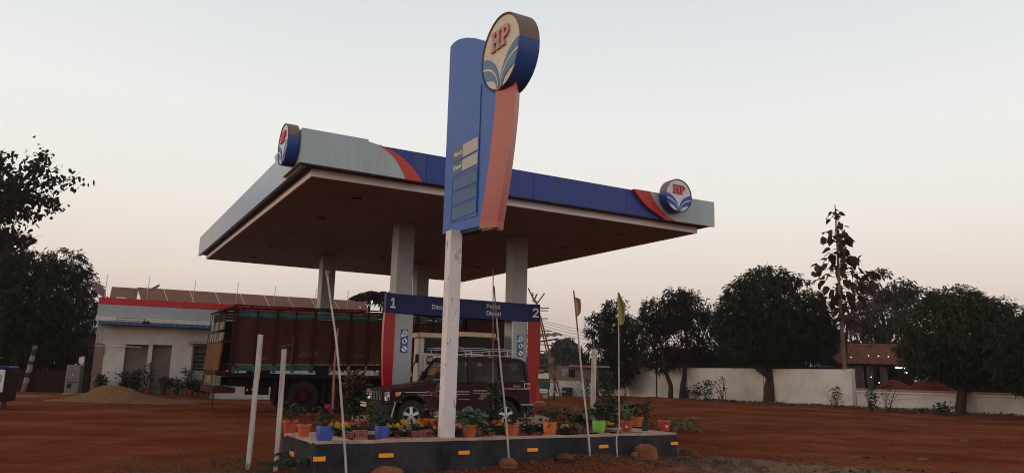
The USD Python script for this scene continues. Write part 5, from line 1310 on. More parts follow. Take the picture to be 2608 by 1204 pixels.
obj('cart_handle', G().tube([(-.5, -.36, .58), (-.1, -.5, .68), (.1, -.5, .60)], .02, 6), 'letter_white', gst)
obj('cart_notice', G().box(.22, .52, -.33, -.305, .22, .30).box(.22, .48, -.33, -.305, .12, .17), 'letter_white', gst)
cw = at(1395, 1000, 54.0); cx1 = at(1530, 1000, 54.0)
low = thing('mud_house', 'low brown mud house with whitewashed base behind the washing', 'house', (cw[0], 54.0, 0), -3)
W_ = cx1[0] - cw[0]
obj('white_base', G().box(0, W_ * .9, 0, .15, -.05, 1.02), 'wall_white', low)
obj('mud_wall', G().box(.05, W_ * .95, .16, .3, -.05, 2.05), 'mud_wall', low)
obj('roof_edge', G().box(W_ * .40, W_ + .6, -.3, .5, 1.98, 2.10, .01), 'cap_pink', low)
obj('dark_bin', G().box(.98, 1.72, -.35, -.02, -.05, .57, .02), 'bark', low)
wp = [at(1398, 905, 51.0), at(1425, 929, 51.0), at(1442, 937, 51.0), at(1475, 938, 51.0)]
wire_run('clothes line with washing before the mud house', wp, .012, .06, 'clothes_line')
for k, (x0, x1, y1, m, lab) in enumerate([(1431, 1440, 957, 'cloth_pale', 'pale shirt hanging leftmost on the clothes line'), (1440, 1449, 952, 'cloth_pale', 'small pale cloth in the middle of the clothes line'), (1449, 1464, 961, 'cloth_dark', 'dark trousers hanging on the clothes line')]):
    a, b, c, d = at(x0, 937, 51), at(x1, 938, 51), at(x1 + 1, y1, 51), at(x0 - 1, y1 - 1, 51)
    n = 8; g = G(); V = []
    for s in np.linspace(0, 1, 6):
        for r in np.linspace(0, 1, n):
            p = (a * (1 - r) + b * r) * (1 - s) + (d * (1 - r) + c * r) * s
            V.append(p + np.array([0, .06 * math.sin(r * 9) * s, .02 * math.sin(r * 14) * s]))
    i, j = np.meshgrid(np.arange(5), np.arange(n - 1), indexing='ij')
    q = np.stack([i * n + j, (i + 1) * n + j, (i + 1) * n + j + 1, i * n + j + 1], -1).reshape(-1, 4)
    V = np.array(V)
    single('washing', lab, 'clothing', G().add(V, q).add(V + np.array([0, .012, 0]), q[:, ::-1]), m)
for k, (y0, y1) in enumerate([(807, 838), (812, 846), (820, 853), (827, 862)]):
    a, b = at(1330, y0 - 9, 58.0), at(1560, y1 + 12, 66.0)
    wire_run('%s overhead wire right of pillar 2' % ['topmost', 'second', 'third', 'lowest'][k], [a, b], .016, .25, 'overhead_wire')

# ================================================================ PLANTER
PYAW = 31.5
PO = np.array([-2.55, 10.51, 0.0])
p1_, p2_ = np.array([math.cos(rad(PYAW)), math.sin(rad(PYAW)), 0]), np.array([-math.sin(rad(PYAW)), math.cos(rad(PYAW)), 0])
def plc(a, b, z=0.0):
    return PO + a * p1_ + b * p2_ + np.array([0, 0, z])
PLN, PDP, PZ = 6.55, 1.62, .45
pln = thing('planter', 'long low dark rendered planter with orange reflectors along its wall', 'planter', PO, PYAW)
def rough_box(x0, x1, y0, y1, z0, z1, amp, seed, n=.09):
    """A box whose faces are finely divided and pushed about, so that edges are worn."""
    m = trimesh.creation.box([x1 - x0, y1 - y0, z1 - z0])
    m = trimesh.Trimesh(*trimesh.remesh.subdivide_to_size(m.vertices, m.faces, n))
    v = np.array(m.vertices) + np.array([(x0 + x1) / 2, (y0 + y1) / 2, (z0 + z1) / 2])
    d = np.stack([meshkit.fbm(v * 3.1 + s * 9.3, 3, seed + s) - .5 for s in range(3)], 1)
    return G().add(v + d * amp * 2, m.faces)
T = .13
obj('front_wall', rough_box(0, PLN, 0, T, -.25, PZ - .03, .012, 1), 'planter', pln, smooth=True)
obj('back_wall', rough_box(0, PLN, PDP - T, PDP, -.25, PZ - .05, .012, 2), 'planter', pln, smooth=True)
obj('end_wall', rough_box(-.002, T, T + .004, PDP - T - .004, -.25, PZ - .03, .014, 3), 'planter', pln, smooth=True)
obj('end_wall', rough_box(PLN - T, PLN + .002, T + .004, PDP - T - .004, -.25, PZ - .03, .012, 4), 'planter', pln, smooth=True)
def cap(x0, x1, y0, y1, seed):
    return rough_box(x0, x1, y0, y1, PZ - .045, PZ + .004, .008, seed, .05)
obj('cement_top', cap(.004, PLN - .004, .006, T + .01, 5), 'planter_cap', pln, smooth=True)
obj('cement_top', cap(.004, PLN - .004, PDP - T - .01, PDP - .006, 6), 'planter_cap', pln, smooth=True)
obj('cement_top', cap(.004, .55, T + .012, PDP - T - .012, 7), 'planter_cap', pln, smooth=True, label='broken cement ledge at the left end')
obj('cement_top', cap(PLN - .62, PLN - .004, T + .012, PDP - T - .012, 8), 'planter_cap', pln, smooth=True, label='cement ledge at the right end')
sg = np.linspace(.53, PLN - .6, 120); tg = np.linspace(T, PDP - T, 26)
SX, SY = np.meshgrid(sg, tg)
SZ = PZ - .10 + (meshkit.fbm(np.stack([SX * 4, SY * 4, SX * 0], -1), 3, 31) - .4) * .10
i, j = np.meshgrid(np.arange(25), np.arange(119), indexing='ij')
q = np.stack([i * 120 + j, i * 120 + j + 1, (i + 1) * 120 + j + 1, (i + 1) * 120 + j], -1).reshape(-1, 4)
obj('soil', G().add(np.stack([SX, SY, SZ], -1).reshape(-1, 3), q), 'soil', pln, smooth=True)
for k, (a, z, w) in enumerate([(1.0, .245, .225), (2.24, .245, .19), (3.46, .25, .20), (4.88, .262, .20)]):
    obj('reflector', G().box(a - w / 2, a + w / 2, -.022, .0, z - .028, z + .028, .006), 'reflector', pln)
obj('reflector', G().box(-.028, .13, -.024, .0, .20, .262, .006).box(-.03, -.004, -.02, .03, .20, .262, .004), 'reflector', pln, label='orange reflector at the left corner')
obj('reflector', G().box(PLN - .16, PLN + .008, -.024, .0, .245, .30, .006), 'reflector', pln, label='orange reflector at the right corner')
obj('reflector', G().box(-.024, .0, .98, 1.17, .16, .225, .006), 'reflector', pln, label='orange reflector on the left end wall')
rb = np.random.default_rng(12)
x = .40
k = 0
while x < PLN - .5:                                          # row of painted bricks edging the bed
    w = rb.uniform(.20, .25)
    if rb.random() < .86 and not (1.35 < x < 1.5):
        z0 = PZ - .10; hh = rb.uniform(.10, .145); yb = PDP - T - .16 + rb.uniform(-.02, .02)
        obj('edging_brick', rough_box(x, x + w - .015, yb, yb + .10, z0, z0 + hh, .006, 40 + k, .08), 'pink_brick', pln)
    if rb.random() < .22 and x > .6:
        yb = .17 + rb.uniform(0, .03)
        obj('edging_brick', rough_box(x, x + w - .02, yb, yb + .09, PZ - .10, PZ + rb.uniform(.0, .02), .006, 90 + k, .08), 'pink_brick', pln)
    x += w; k += 1

# ---------------------------------------------------------------- pots on the planter
def at_planter(px, py, z=PZ):
    return on_ground(px, py, z)
def potted(label, px, py, r, h, pm, rim, plant, seed, band=None, z=PZ + .004):
    o = at_planter(px, py, z)
    t = thing('potted_plant', label, 'potted plant', o, 0)
    pt = obj('pot', pot_mesh(r, h, rim, .70 if rim else .80), pm, t, smooth=40)
    if pm in ('pot_green', 'terracotta', 'pot_orange'):
        for zz in (.25, .5):
            obj('pot_ridge', G().tube(np.stack([(r * (.72 + .24 * zz) + .002) * np.cos(np.linspace(0, 6.283, 33)), (r * (.72 + .24 * zz) + .002) * np.sin(np.linspace(0, 6.283, 33)), np.full(33, h * zz)], 1), .0025, 5, False), pm, pt)
    obj('pot_soil', G().lathe([(.001, h * .93), (r * .9, h * .92)], (0, 0, 0), 20), 'soil', t)
    if band:
        obj('pot_mark', G().prism(Point(0, 0).buffer(.022, 14).difference(Point(0, 0).buffer(.012, 12)), .006, FRONT((band, -r * .86, h * .48))), 'letter_white', pt)
    if plant:
        plant(t, h * .9, seed)
    return t
def pl_sparse(h, n, L, W, leaf, ns=3, spread=.16, up=.5, droop=.3, rich=True):
    def f(t, z, seed):
        obj('stem', stems(ns, spread, h, seed, .005, z), 'leaf_garden', t)
        obj('foliage', leafy(int(n * 1.35), spread * 1.15, h * 1.12, L * 1.12, W * 1.12, seed + 1, z + h * .12, up, rich, droop), leaf, t)
    return f
def pl_pink(t, z, seed):
    pl_sparse(.20, 36, .11, .038, 'leaf_garden', 5, .13)(t, z, seed)
    for k, c in enumerate([(.015, -.03, z + .27), (.05, .0, z + .23)]):
        obj('flower', flower(c, .045, seed + k, 16), 'petal_pink', t)
potted('orange-red pot at the back left corner of the planter', 738, 1101, .118, .185, 'pot_red', True, pl_sparse(.19, 26, .13, .042, 'leaf_garden', 4, .14), 201)
potted('small terracotta pot on the broken left ledge', 773, 1111, .098, .175, 'terracotta', True, pl_sparse(.10, 10, .09, .035, 'leaf_red', 3, .12), 203)
potted('blue pot with a magenta flower on the left corner', 826, 1121, .122, .195, 'pot_blue', False, pl_pink, 205)
potted('blue pot with broad dark leaves in front of the SUV nose', 972, 1115, .105, .18, 'pot_blue', False, pl_sparse(.09, 24, .12, .055, 'leaf_garden', 4, .13, .35), 207)
potted('terracotta pot with lush pale green leaves right of the sign post', 1195, 1111, .122, .185, 'terracotta', True, pl_sparse(.15, 60, .17, .06, 'leaf_lush', 6, .2, .5, .35), 209)
potted('terracotta pot in front of the SUV rear wheel', 1302, 1109, .120, .185, 'terracotta', True, pl_sparse(.09, 18, .11, .04, 'leaf_garden', 4, .13), 211)
potted('rimless bright orange pot with feathery plant', 1400, 1104, .112, .195, 'pot_orange', False, pl_sparse(.18, 60, .12, .035, 'leaf_garden', 6, .2, .5), 213)
potted('lime green pot with dark bush', 1525, 1099, .118, .195, 'pot_green', False, pl_sparse(.24, 150, .07, .03, 'leaf_garden', 7, .16), 215)
potted('red pot with white ring and pale spiky leaves', 1596, 1098, .115, .185, 'pot_red', True, pl_sparse(.16, 26, .19, .04, 'leaf_lush', 4, .12, 1.0, .35), 217, -.02)
potted('black nursery pot between the two red ringed pots', 1643, 1096, .068, .15, 'bag_black', False, pl_sparse(.03, 12, .05, .02, 'leaf_garden', 2, .05), 219)
potted('red pot with white ring at the right end of the planter', 1692, 1096, .118, .185, 'pot_red', True, None, 221, .025)
potted('orange pot behind the red ringed pot at the back wall', 1622, 1085, .125, .185, 'pot_orange', True, pl_sparse(.18, 40, .17, .05, 'leaf_garden', 4, .2, .6), 223)
potted('terracotta pot in the bed just right of the sign post', 1177, 1094, .118, .19, 'terracotta', True, pl_sparse(.12, 26, .12, .05, 'leaf_garden', 4, .14), 225, z=PZ - .06)
potted('terracotta pot with tall red cordyline left of the sign post', 1095, 1094, .125, .20, 'terracotta', True, pl_sparse(.40, 40, .17, .036, 'leaf_red', 5, .22, .55, .3), 227, z=PZ - .06)
potted('black bag with clipped yellow-green bush behind the blue pot', 943, 1097, .075, .16, 'bag_black', False, pl_sparse(.25, 330, .05, .02, 'leaf_yellow', 9, .095, .6, .15, False), 229, z=PZ - .06)
potted('small black bag in the bed behind the SUV tail', 1341, 1094, .085, .20, 'bag_black', False, pl_sparse(.12, 40, .07, .03, 'leaf_garden', 3, .1), 231, z=PZ - .06)

# marigolds and other flowers in the bed
def clump(label, px, py, petals, r, n, seed, fl=.034, name='marigold'):
    o = at_planter(px, py, PZ - .06)
    rng = np.random.default_rng(seed)
    t = thing(name, label, 'flower', o + np.array([0, 0, .045]), 0)
    obj('foliage', leafy(int(120 + 500 * r), r * 1.45, r * .85, .075, .03, seed, -.05, .5, False, .25), 'leaf_garden', t)
    for k in range(int(n * 1.9)):
        a = rng.uniform(0, 6.28); d = r * math.sqrt(rng.random()) * 1.05
        c = (math.cos(a) * d, math.sin(a) * d * .6 - .02, r * (.55 + .5 * rng.random()))
        obj('flower_head', flower(c, fl * 1.18 * rng.uniform(.75, 1.2), seed * 10 + k, 22), petals[k % len(petals)], t)
clump('yellow marigolds spilling over the wall right of the left blue pot', 862, 1116, ['petal_yellow'], .17, 9, 1, .036)
clump('orange and red flowers between the blue pots', 905, 1108, ['petal_orange', 'petal_red', 'petal_red', 'petal_pale'], .16, 8, 2, .034)
clump('yellow marigolds just right of the second blue pot', 1003, 1107, ['petal_yellow'], .12, 5, 3, .034)
clump('yellow marigolds midway between second blue pot and sign post', 1048, 1106, ['petal_yellow', 'petal_yellow', 'petal_pale'], .16, 9, 4, .036)
clump('orange marigolds left of the sign post foot', 1090, 1104, ['petal_orange', 'petal_red', 'petal_orange'], .17, 9, 5, .036)
clump('pale pink flowers at the wall edge left of the post', 1030, 1112, ['petal_pale'], .09, 6, 6, .02, 'bedding_flower')
clump('yellow marigolds at the foot of the sign post', 1118, 1110, ['petal_yellow'], .10, 5, 7, .032)
clump('yellow marigolds tight against the right side of the sign post', 1166, 1107, ['petal_yellow', 'petal_pale'], .12, 6, 8, .034)
clump('dark red and pale flowers right of the lush terracotta pot', 1232, 1104, ['petal_red', 'petal_pale', 'petal_red'], .18, 16, 9, .022, 'bedding_flower')
clump('yellow marigolds left of the pot before the rear wheel', 1278, 1103, ['petal_yellow', 'petal_orange'], .15, 9, 10, .036)
clump('dark red and pale flowers right of the rear wheel pot', 1342, 1102, ['petal_red', 'petal_pale'], .15, 12, 11, .022, 'bedding_flower')
clump('small red flowers left of the orange pot', 1372, 1101, ['petal_red', 'petal_orange', 'petal_pale'], .12, 8, 12, .024, 'bedding_flower')
clump('orange flowers right of the orange pot', 1445, 1098, ['petal_orange', 'petal_red', 'petal_pale'], .17, 10, 13, .034)
clump('yellow marigolds left of the lime green pot', 1492, 1097, ['petal_yellow', 'petal_yellow', 'petal_orange'], .14, 8, 14, .034)
clump('yellow flowers right of the lime green pot', 1555, 1096, ['petal_yellow'], .11, 6, 15, .034)
clump('pale yellow flowers low at the edge before the palm', 1436, 1102, ['petal_pale', 'petal_yellow'], .09, 6, 16, .022, 'bedding_flower')
clump('red flowers between the red ringed pot and the black pot', 1628, 1091, ['petal_red', 'petal_orange'], .12, 8, 17, .03, 'bedding_flower')
clump('dry orange plant behind the left blue pot', 872, 1098, ['petal_orange'], .10, 4, 18, .02, 'bedding_flower')
clump('red seedlings in the bed left of the clipped bush', 920, 1096, ['petal_red', 'petal_pale'], .12, 6, 19, .02, 'bedding_flower')

# shrubs growing in the bed
def bed_shrub(label, px, py, h, r, leaf, n, L, W, seed, top=None, name='shrub', ns=7, up=.6):
    o = at_planter(px, py, PZ - .08)
    t = thing(name, label, 'shrub', o, 0)
    obj('stem', stems(ns, r, h, seed, .012), 'bark', t)
    obj('foliage', leafy(n, r, h, L, W, seed + 1, .08, up, True, .3), leaf, t)
    if top:
        v, f = leafy(n // 3, r * .8, h * .38, L, W, seed + 2, h * .68, .8, True, .2)
        obj('new_foliage', (v, f), top, t)
    return t
bed_shrub('croton bush with red top leaves left of pillar 1', 899, 1097, .86, .26, 'leaf_garden', 300, .17, .048, 301, 'leaf_red')
bed_shrub('tall dark columnar shrub in front of the SUV rear door', 1254, 1098, .78, .12, 'leaf_garden', 300, .11, .036, 303, 'leaf_yellow', ns=6)
bed_shrub('broad dark leafy shrub right of the lush pot', 1240, 1099, .26, .18, 'leaf_garden', 80, .17, .065, 305)
bed_shrub('wide dark bush behind the lime green pot', 1556, 1094, .50, .32, 'leaf_garden', 300, .12, .042, 307)
bed_shrub('taller sparse shrub left of the yellow flag pole', 1540, 1092, .82, .24, 'leaf_garden', 120, .13, .045, 309)
bed_shrub('round dark clipped shrub on the yard behind the right pots', 1645, 1091, .46, .12, 'leaf_garden', 150, .07, .03, 311, ns=3)

def palm(label, o, n, L, seed, leaf='leaf_dry', rise=1.0, lean=(0, 0)):
    rng = np.random.default_rng(seed)
    t = thing('palm', label, 'palm', o, 0)
    for k in range(n):
        a = k * 2.4 + rng.uniform(-.3, .3); el = rng.uniform(.55, 1.25) * rise
        d = np.array([math.cos(a) * math.cos(el) + lean[0], math.sin(a) * math.cos(el) * .7 + lean[1], math.sin(el)])
        Lk = L * rng.uniform(.7, 1.05)
        s = np.linspace(0, 1, 9)
        pts = d[None] * s[:, None] * Lk + np.array([0, 0, -1.0])[None] * (s[:, None] ** 2.4) * Lk * .45
        g = G().tube(pts, np.linspace(.007, .002, 9), 4)
        m = 26
        ss = np.repeat(np.linspace(.22, .98, m), 2)
        P = np.stack([np.interp(ss, s, pts[:, c]) for c in range(3)], 1)
        tang = unit(np.stack([np.interp(ss, s, np.gradient(pts[:, c])) for c in range(3)], 1))
        sd = unit(np.cross(tang, np.array([0, 0, 1.0]) + rng.normal(size=3) * .1)) * np.tile([1, -1], m)[:, None]
        D = tang * .75 + sd * .8 + np.array([0, 0, .05])
        v, f = leaves(P, D, L * .30 * (1.1 - .6 * np.abs(ss - .5)), L * .030, .35, .02, rng)
        g.add(v, f)
        obj('frond', g, leaf, t)
    return t
palm('feathery palm left of the lime green pot and white stake', at_planter(1470, 1096, PZ - .04), 17, .80, 401, 'leaf_dry', 1.05)
palm('dry grassy palm at the right end of the planter', on_ground(1752, 1125, 0) + np.array([-.1, .30, .22]), 15, .70, 403, 'leaf_dry', .95)
palm('drooping palm fronds over the left end of the planter', plc(-.18, .55, .08), 8, .52, 405, 'leaf_garden', .8, (.1, -.05))

# ---------------------------------------------------------------- stakes and flag poles
def stake(label, pb, ptop, w, seed, name='wooden_stake'):
    pb, ptop = np.array(pb, float), np.array(ptop, float)
    rng = np.random.default_rng(seed)
    g = G(); s = np.linspace(0, 1, 9)
    sec = [(-1, -1), (1, -1), (1.0, 1), (-1.0, 1)]
    V = []
    for k in s:
        c = pb + (ptop - pb) * k + np.array([rng.normal() * .0015, 0, 0])
        for a, b in sec:
            V.append(c + np.array([a * w / 2 * (1 + rng.normal() * .03), b * w * .42, .012 * rng.normal() if k == 1 else 0]))
    V = np.array(V); n = 4; q = []
    for i in range(8):
        for j in range(4):
            q.append((i * 4 + j, i * 4 + (j + 1) % 4, (i + 1) * 4 + (j + 1) % 4, (i + 1) * 4 + j))
    g.add(V, q); g.add(V[-4:], [(0, 1, 2, 3)])
    return single(name, label, 'stake', g, 'wood_white')
b = on_ground(632, 1187); stake('pale whitewashed stake leftmost before the truck', b - np.array([0, 0, .1]), at(664, 852, b[1] + .02), .064, 1)
b = on_ground(703, 1190); stake('pale whitewashed stake at the left end of the planter', b - np.array([0, 0, .1]), at(724, 887, b[1] + .02), .062, 2)
b = at(1508, 1102, 14.6); stake('pale whitewashed stake behind the lime green pot', (b[0], b[1], -.1), at(1513, 890, 14.65), .088, 3)

def pole_at(label, pts, r0, r1, m, name='flag_pole', mat_top=None):
    return pts
def depth_front(px, b=-.10):
    """Depth where the sight line of a pixel column meets a line just in front of the planter wall."""
    d = at(px, 1150, 1.0) - np.array([0, 0, EYE])
    P = plc(0, b)
    n = np.array([-p1_[1], p1_[0]])
    return float((P[:2] @ n) / (d[:2] @ n))
def flag_pole(label, pix, r, flag=None, b=-.12, tip_dark=True, seed=0):
    Y0 = depth_front(pix[-1][0], b)
    P = [at(x, y, Y0 + .02 * k) for k, (x, y) in enumerate(pix[::-1])]
    o = P[0].copy()
    t = thing('flag_pole', label, 'flag pole', o, 0)
    L_ = [p - o for p in P]
    L_[0] = L_[0] - np.array([0, 0, .12])
    s = np.linspace(0, 1, 26); ss = np.linspace(0, 1, len(L_))
    from scipy.interpolate import PchipInterpolator
    C = np.stack([PchipInterpolator(ss, np.array(L_)[:, c])(s) for c in range(3)], 1)
    k = 18
    rr = np.linspace(r, r * .72, 26) * (1 + .12 * (np.arange(26) % 4 == 0))
    obj('pole_lower', G().tube(C[:k + 1], rr[:k + 1], 7), 'wood_white', t, smooth=40)
    obj('pole_upper', G().tube(C[k:], rr[k:], 7), 'bamboo' if not tip_dark else 'bamboo_brown', t, smooth=40)
    if flag:
        f, m = flag
        Q = np.array([[at(x, y, Y0 + .06) - o for x, y in row] for row in f])     # rows down the cloth: [pole side, free side]
        n = 9; V = []
        for a_, b_ in Q:
            for u in np.linspace(0, 1, n):
                p = a_ + (b_ - a_) * u
                V.append(p + np.array([0, .045 * math.sin(u * 7.5 + p[2] * 6) * u, 0]))
        V = np.array(V); mrows = len(Q)
        i, j = np.meshgrid(np.arange(mrows - 1), np.arange(n - 1), indexing='ij')
        q = np.stack([i * n + j, (i + 1) * n + j, (i + 1) * n + j + 1, i * n + j + 1], -1).reshape(-1, 4)
        obj('flag', G().add(V, q).add(V + np.array([0, .004, 0]), q[:, ::-1]), m, t, smooth=40)
    return t
flag_pole('bamboo pole with rolled pale cap leaning left before the truck', [(833, 695), (842, 765), (858, 880), (872, 1050), (884, 1196)], .017,
          ([[(829, 688), (840, 690)], [(829, 696), (841, 696)], [(831, 702), (838, 701)]], 'cloth_orange'), tip_dark=False)
flag_pole('plain bamboo pole crossing the SUV rear door', [(1258, 728), (1264, 800), (1275, 930), (1290, 1080), (1298, 1190)], .0155)
flag_pole('bamboo pole with small peach flag left of the white stake', [(1461, 739), (1470, 830), (1484, 970), (1497, 1090), (1505, 1178)], .0165,
          ([[(1464, 756), (1466, 757)], [(1465, 766), (1478, 762)], [(1466, 780), (1480, 775)], [(1467, 795), (1479, 795)], [(1468, 804), (1472, 805)]], 'cloth_orange'))
flag_pole('thin pole with long yellow-green flag right of the lime pot', [(1574, 745), (1576, 900), (1577, 1080), (1570, 1120), (1576, 1172)], .013,
          ([[(1575, 744), (1576, 744)], [(1575, 758), (1586, 768)], [(1575, 780), (1592, 785)], [(1575, 800), (1590, 803)], [(1575, 820), (1590, 822)], [(1577, 826), (1584, 828)]], 'cloth_yellow'), tip_dark=False)
b = at(1257, 1060, 14.2); single('thin_rod', 'thin dark upright rod beside the gantry lettering Petrol', 'rod', G().tube([(b[0], b[1], .3), tuple(at(1256, 690, 14.2))], .011, 6), 'bamboo_brown')
b = at(846, 1095, 12.6); single('red_stick', 'red-brown stick standing between truck wheel and croton bush', 'stick', G().tube([tuple(np.array([b[0], b[1], .1])), tuple(at(852, 930, 12.6)), tuple(at(861, 835, 12.6))], [.02, .019, .015], 7), 'red_stick', smooth=40)

# ---------------------------------------------------------------- stones, rubble, leaf litter, dry grass
def stone(label, o, r, seed, m='rock', name='stone'):
    mm = trimesh.creation.icosphere(3, 1.0); v = np.array(mm.vertices)
    n = meshkit.fbm(v * 1.5 + seed * 5.1, 4, seed)
    v = v * (.72 + .56 * n)[:, None]
    v = v + .05 * (meshkit.fbm(v * 6 + seed, 3, seed + 3)[:, None] - .5) * unit(v)
    v = v * np.asarray(r)
    return single(name, label, 'stone', G().add(v + np.asarray(o), mm.faces), m, smooth=40)
def before_wall(px, py):
    Y0 = depth_front(px, -.22)
    q = at(px, py, Y0)
    q[2] = max(q[2], ground_z(q[0], q[1]) + .05)
    return q
stone('big laterite stone at the foot of the wall below the yellow flag', before_wall(1645, 1184), (.20, .16, .19), 1)
stone('laterite stone at the foot of the plain bamboo pole', before_wall(1293, 1202), (.14, .12, .10), 2)
stone('flat laterite stone at the bottom edge between first and second reflector', before_wall(985, 1210), (.23, .14, .11), 3)
stone('small stone left of the big laterite stone', before_wall(1616, 1196), (.06, .05, .055), 4)
stone('low stone in the dug earth below the third reflector', before_wall(1440, 1204), (.15, .12, .07), 5, 'rubble')
stone('dark clod at the right corner of the planter', on_ground(1752, 1158), (.17, .14, .13), 6, 'rubble')
stone('dark clod by the leaning slab right of the planter', on_ground(1775, 1168), (.12, .10, .09), 7, 'rubble')
stone('brick fragment sticking up on the right verge', on_ground(1815, 1146), (.05, .09, .09), 8, 'rubble')
rg_ = np.random.default_rng(77)
gr = G()
for k in range(1300):                                         # clods of the dug earth against the wall
    a = rg_.normal(4.4, 1.25); bb = -abs(rg_.normal(0, .38)) - .03
    p = plc(a, bb); z = ground_z(p[0], p[1])
    mm = trimesh.creation.icosahedron(); v = np.array(mm.vertices)
    v = v * (.55 + .9 * meshkit.noise(v * 1.6 + k))[:, None] * rg_.uniform(.006, .030) * (1.6 if k % 23 == 0 else 1) * np.array([1, 1, .75])
    gr.add(v + np.array([p[0], p[1], z + .006]), mm.faces)
for k in range(360):
    x, y = rg_.uniform(-6, 12), rg_.uniform(9.2, 20)
    if abs((x - PO[0]) * p2_[0] + (y - PO[1]) * p2_[1] - .8) < 1.0 and -.3 < (x - PO[0]) * p1_[0] + (y - PO[1]) * p1_[1] < 6.9:
        continue
    mm = trimesh.creation.icosphere(1, 1.0); v = np.array(mm.vertices)
    v = v * (.7 + .6 * meshkit.noise(v * 1.6 + k))[:, None] * rg_.uniform(.006, .022) * np.array([1.2, 1.2, .7])
    gr.add(v + np.array([x, y, ground_z(x, y) + .004]), mm.faces)
single('clods', 'loose clods of dug red earth along the planter wall', 'rubble', gr, 'rubble', kind='stuff')
def strewn(n, fx, fy, seed, L, W, lift=.012):
    rng = np.random.default_rng(seed)
    x, y = fx(rng, n), fy(rng, n)
    z = ground_height(x, y) + lift
    D = np.stack([rng.normal(size=n), rng.normal(size=n), rng.normal(size=n) * .12], 1)
    return leaves(np.stack([x, y, z], 1), D, L * rng.uniform(.6, 1.4, n), W * rng.uniform(.6, 1.4, n), .02, .15, rng)
v1, f1 = strewn(560, lambda r, n: r.normal(5.6, 2.1, n), lambda r, n: r.normal(11.6, 1.5, n), 1, .10, .05)
v2, f2 = strewn(70, lambda r, n: r.uniform(4, 22, n), lambda r, n: r.uniform(14, 34, n), 2, .12, .06)
v3, f3 = strewn(1500, lambda r, n: r.normal(0, .9, n), lambda r, n: r.uniform(0, 1, n), 3, .16, .09)
# the litter under the wall follows the wall line
tt = np.random.default_rng(4).uniform(0, 1, 1500).repeat(4)
wl = (np.array([24.5, 34.6])[None] * (1 - tt[:, None]) + np.array([12.5, 50.5])[None] * tt[:, None])
v3[:, 0] += wl[:, 0] - .3; v3[:, 1] = wl[:, 1] + (v3[:, 1] - .5) * 1.0 - .9
v3[:, 2] = v3[:, 2] - ground_height(v3[:, 0] * 0, v3[:, 1] * 0) + ground_height(v3[:, 0], v3[:, 1]) + .02
single('leaf_litter', 'dry fallen leaves strewn over the verge and under the wall', 'leaves', G().add(v1, f1).add(v2, f2).add(v3, f3), 'leaf_litter', kind='stuff')
for k, (px, py, w) in enumerate([(2180, 1169, .30), (2205, 1168, .22), (2352, 1172, .26), (2455, 1122, .30), (2202, 1188, .3), (1768, 1182, .13), (1775, 1163, .10), (2270, 1130, .18)]):
    o = on_ground(px, py)
    single('fallen_leaf', ['curled dry leaf nearest the verge on the bare yard', 'second dry leaf touching the curled one', 'dark dry leaf in the wheel track at right', 'lone pale dry leaf furthest out on the yard', 'flat dry leaf at the bottom edge of the yard', 'pale scrap of paper on the verge by the slab', 'pale scrap at the foot of the clods', 'thin dry leaf between the wheel tracks'][k], 'leaf',
           G().add(*leaves(np.array([[o[0] - w / 2, o[1], ground_z(o[0], o[1]) + .02]]), np.array([[1.0, .1, .05]]), w, w * .35, .0, .25, np.random.default_rng(k), True)), 'leaf_litter')

def grass_blades(n, cx, cy, seed, L):
    rng = np.random.default_rng(seed)
    m = max(8, n // 14)
    tx, ty = cx(rng, m), cy(rng, m)
    k = rng.integers(0, m, n)
    x = tx[k] + rng.normal(size=n) * .05; y = ty[k] + rng.normal(size=n) * .05
    D = np.stack([rng.normal(size=n) * .55, rng.normal(size=n) * .55, np.abs(rng.normal(size=n)) + .5], 1)
    return leaves(np.stack([x, y, ground_height(x, y) - .01], 1), D, L * rng.uniform(.5, 1.3, n), .007, .35, .1, rng)
gg = G()
gg.add(*grass_blades(3200, lambda r, n: r.normal(5.0, 1.9, n), lambda r, n: r.normal(11.0, 1.2, n), 11, .13))
gg.add(*grass_blades(2200, lambda r, n: r.normal(-4.0, .8, n), lambda r, n: r.normal(10.9, .9, n), 12, .20))
gg.add(*grass_blades(1300, lambda r, n: r.normal(3.3, .5, n), lambda r, n: r.normal(13.2, .5, n), 13, .16))
single('dry_grass', 'sparse dry grass on the verges beside the planter', 'grass', gg, 'grass_dry', kind='stuff')
def tuft_line(n, seed):
    rng = np.random.default_rng(seed)
    t = rng.uniform(0, 1, n)
    P = np.array([24.4, 34.9])[None] * (1 - t[:, None]) + np.array([17.5, 43.4])[None] * t[:, None]
    x, y = P[:, 0] - .35 + rng.normal(size=n) * .3, P[:, 1] - .5 + rng.normal(size=n) * .3
    D = np.stack([rng.normal(size=n) * .6, rng.normal(size=n) * .6, np.abs(rng.normal(size=n)) + .3], 1)
    keep = meshkit.noise(np.stack([x * .9, y * .9, x * 0], -1), 4) > .52
    x, y, D = x[keep], y[keep], D[keep]; n = len(x)
    return leaves(np.stack([x, y, ground_height(x, y)], 1), D, .24 * rng.uniform(.5, 1.3, n), .03, .3, .1, rng)
single('weeds', 'low green weeds at the foot of the low white wall', 'weeds', G().add(*tuft_line(2600, 5)), 'leaf_garden', kind='stuff')

# ================================================================ TREES
def tree_at(px, py, Yo=None):
    return on_ground(px, py)
def P3(px, py, Y, o):
    return at(px, py, Y) - o
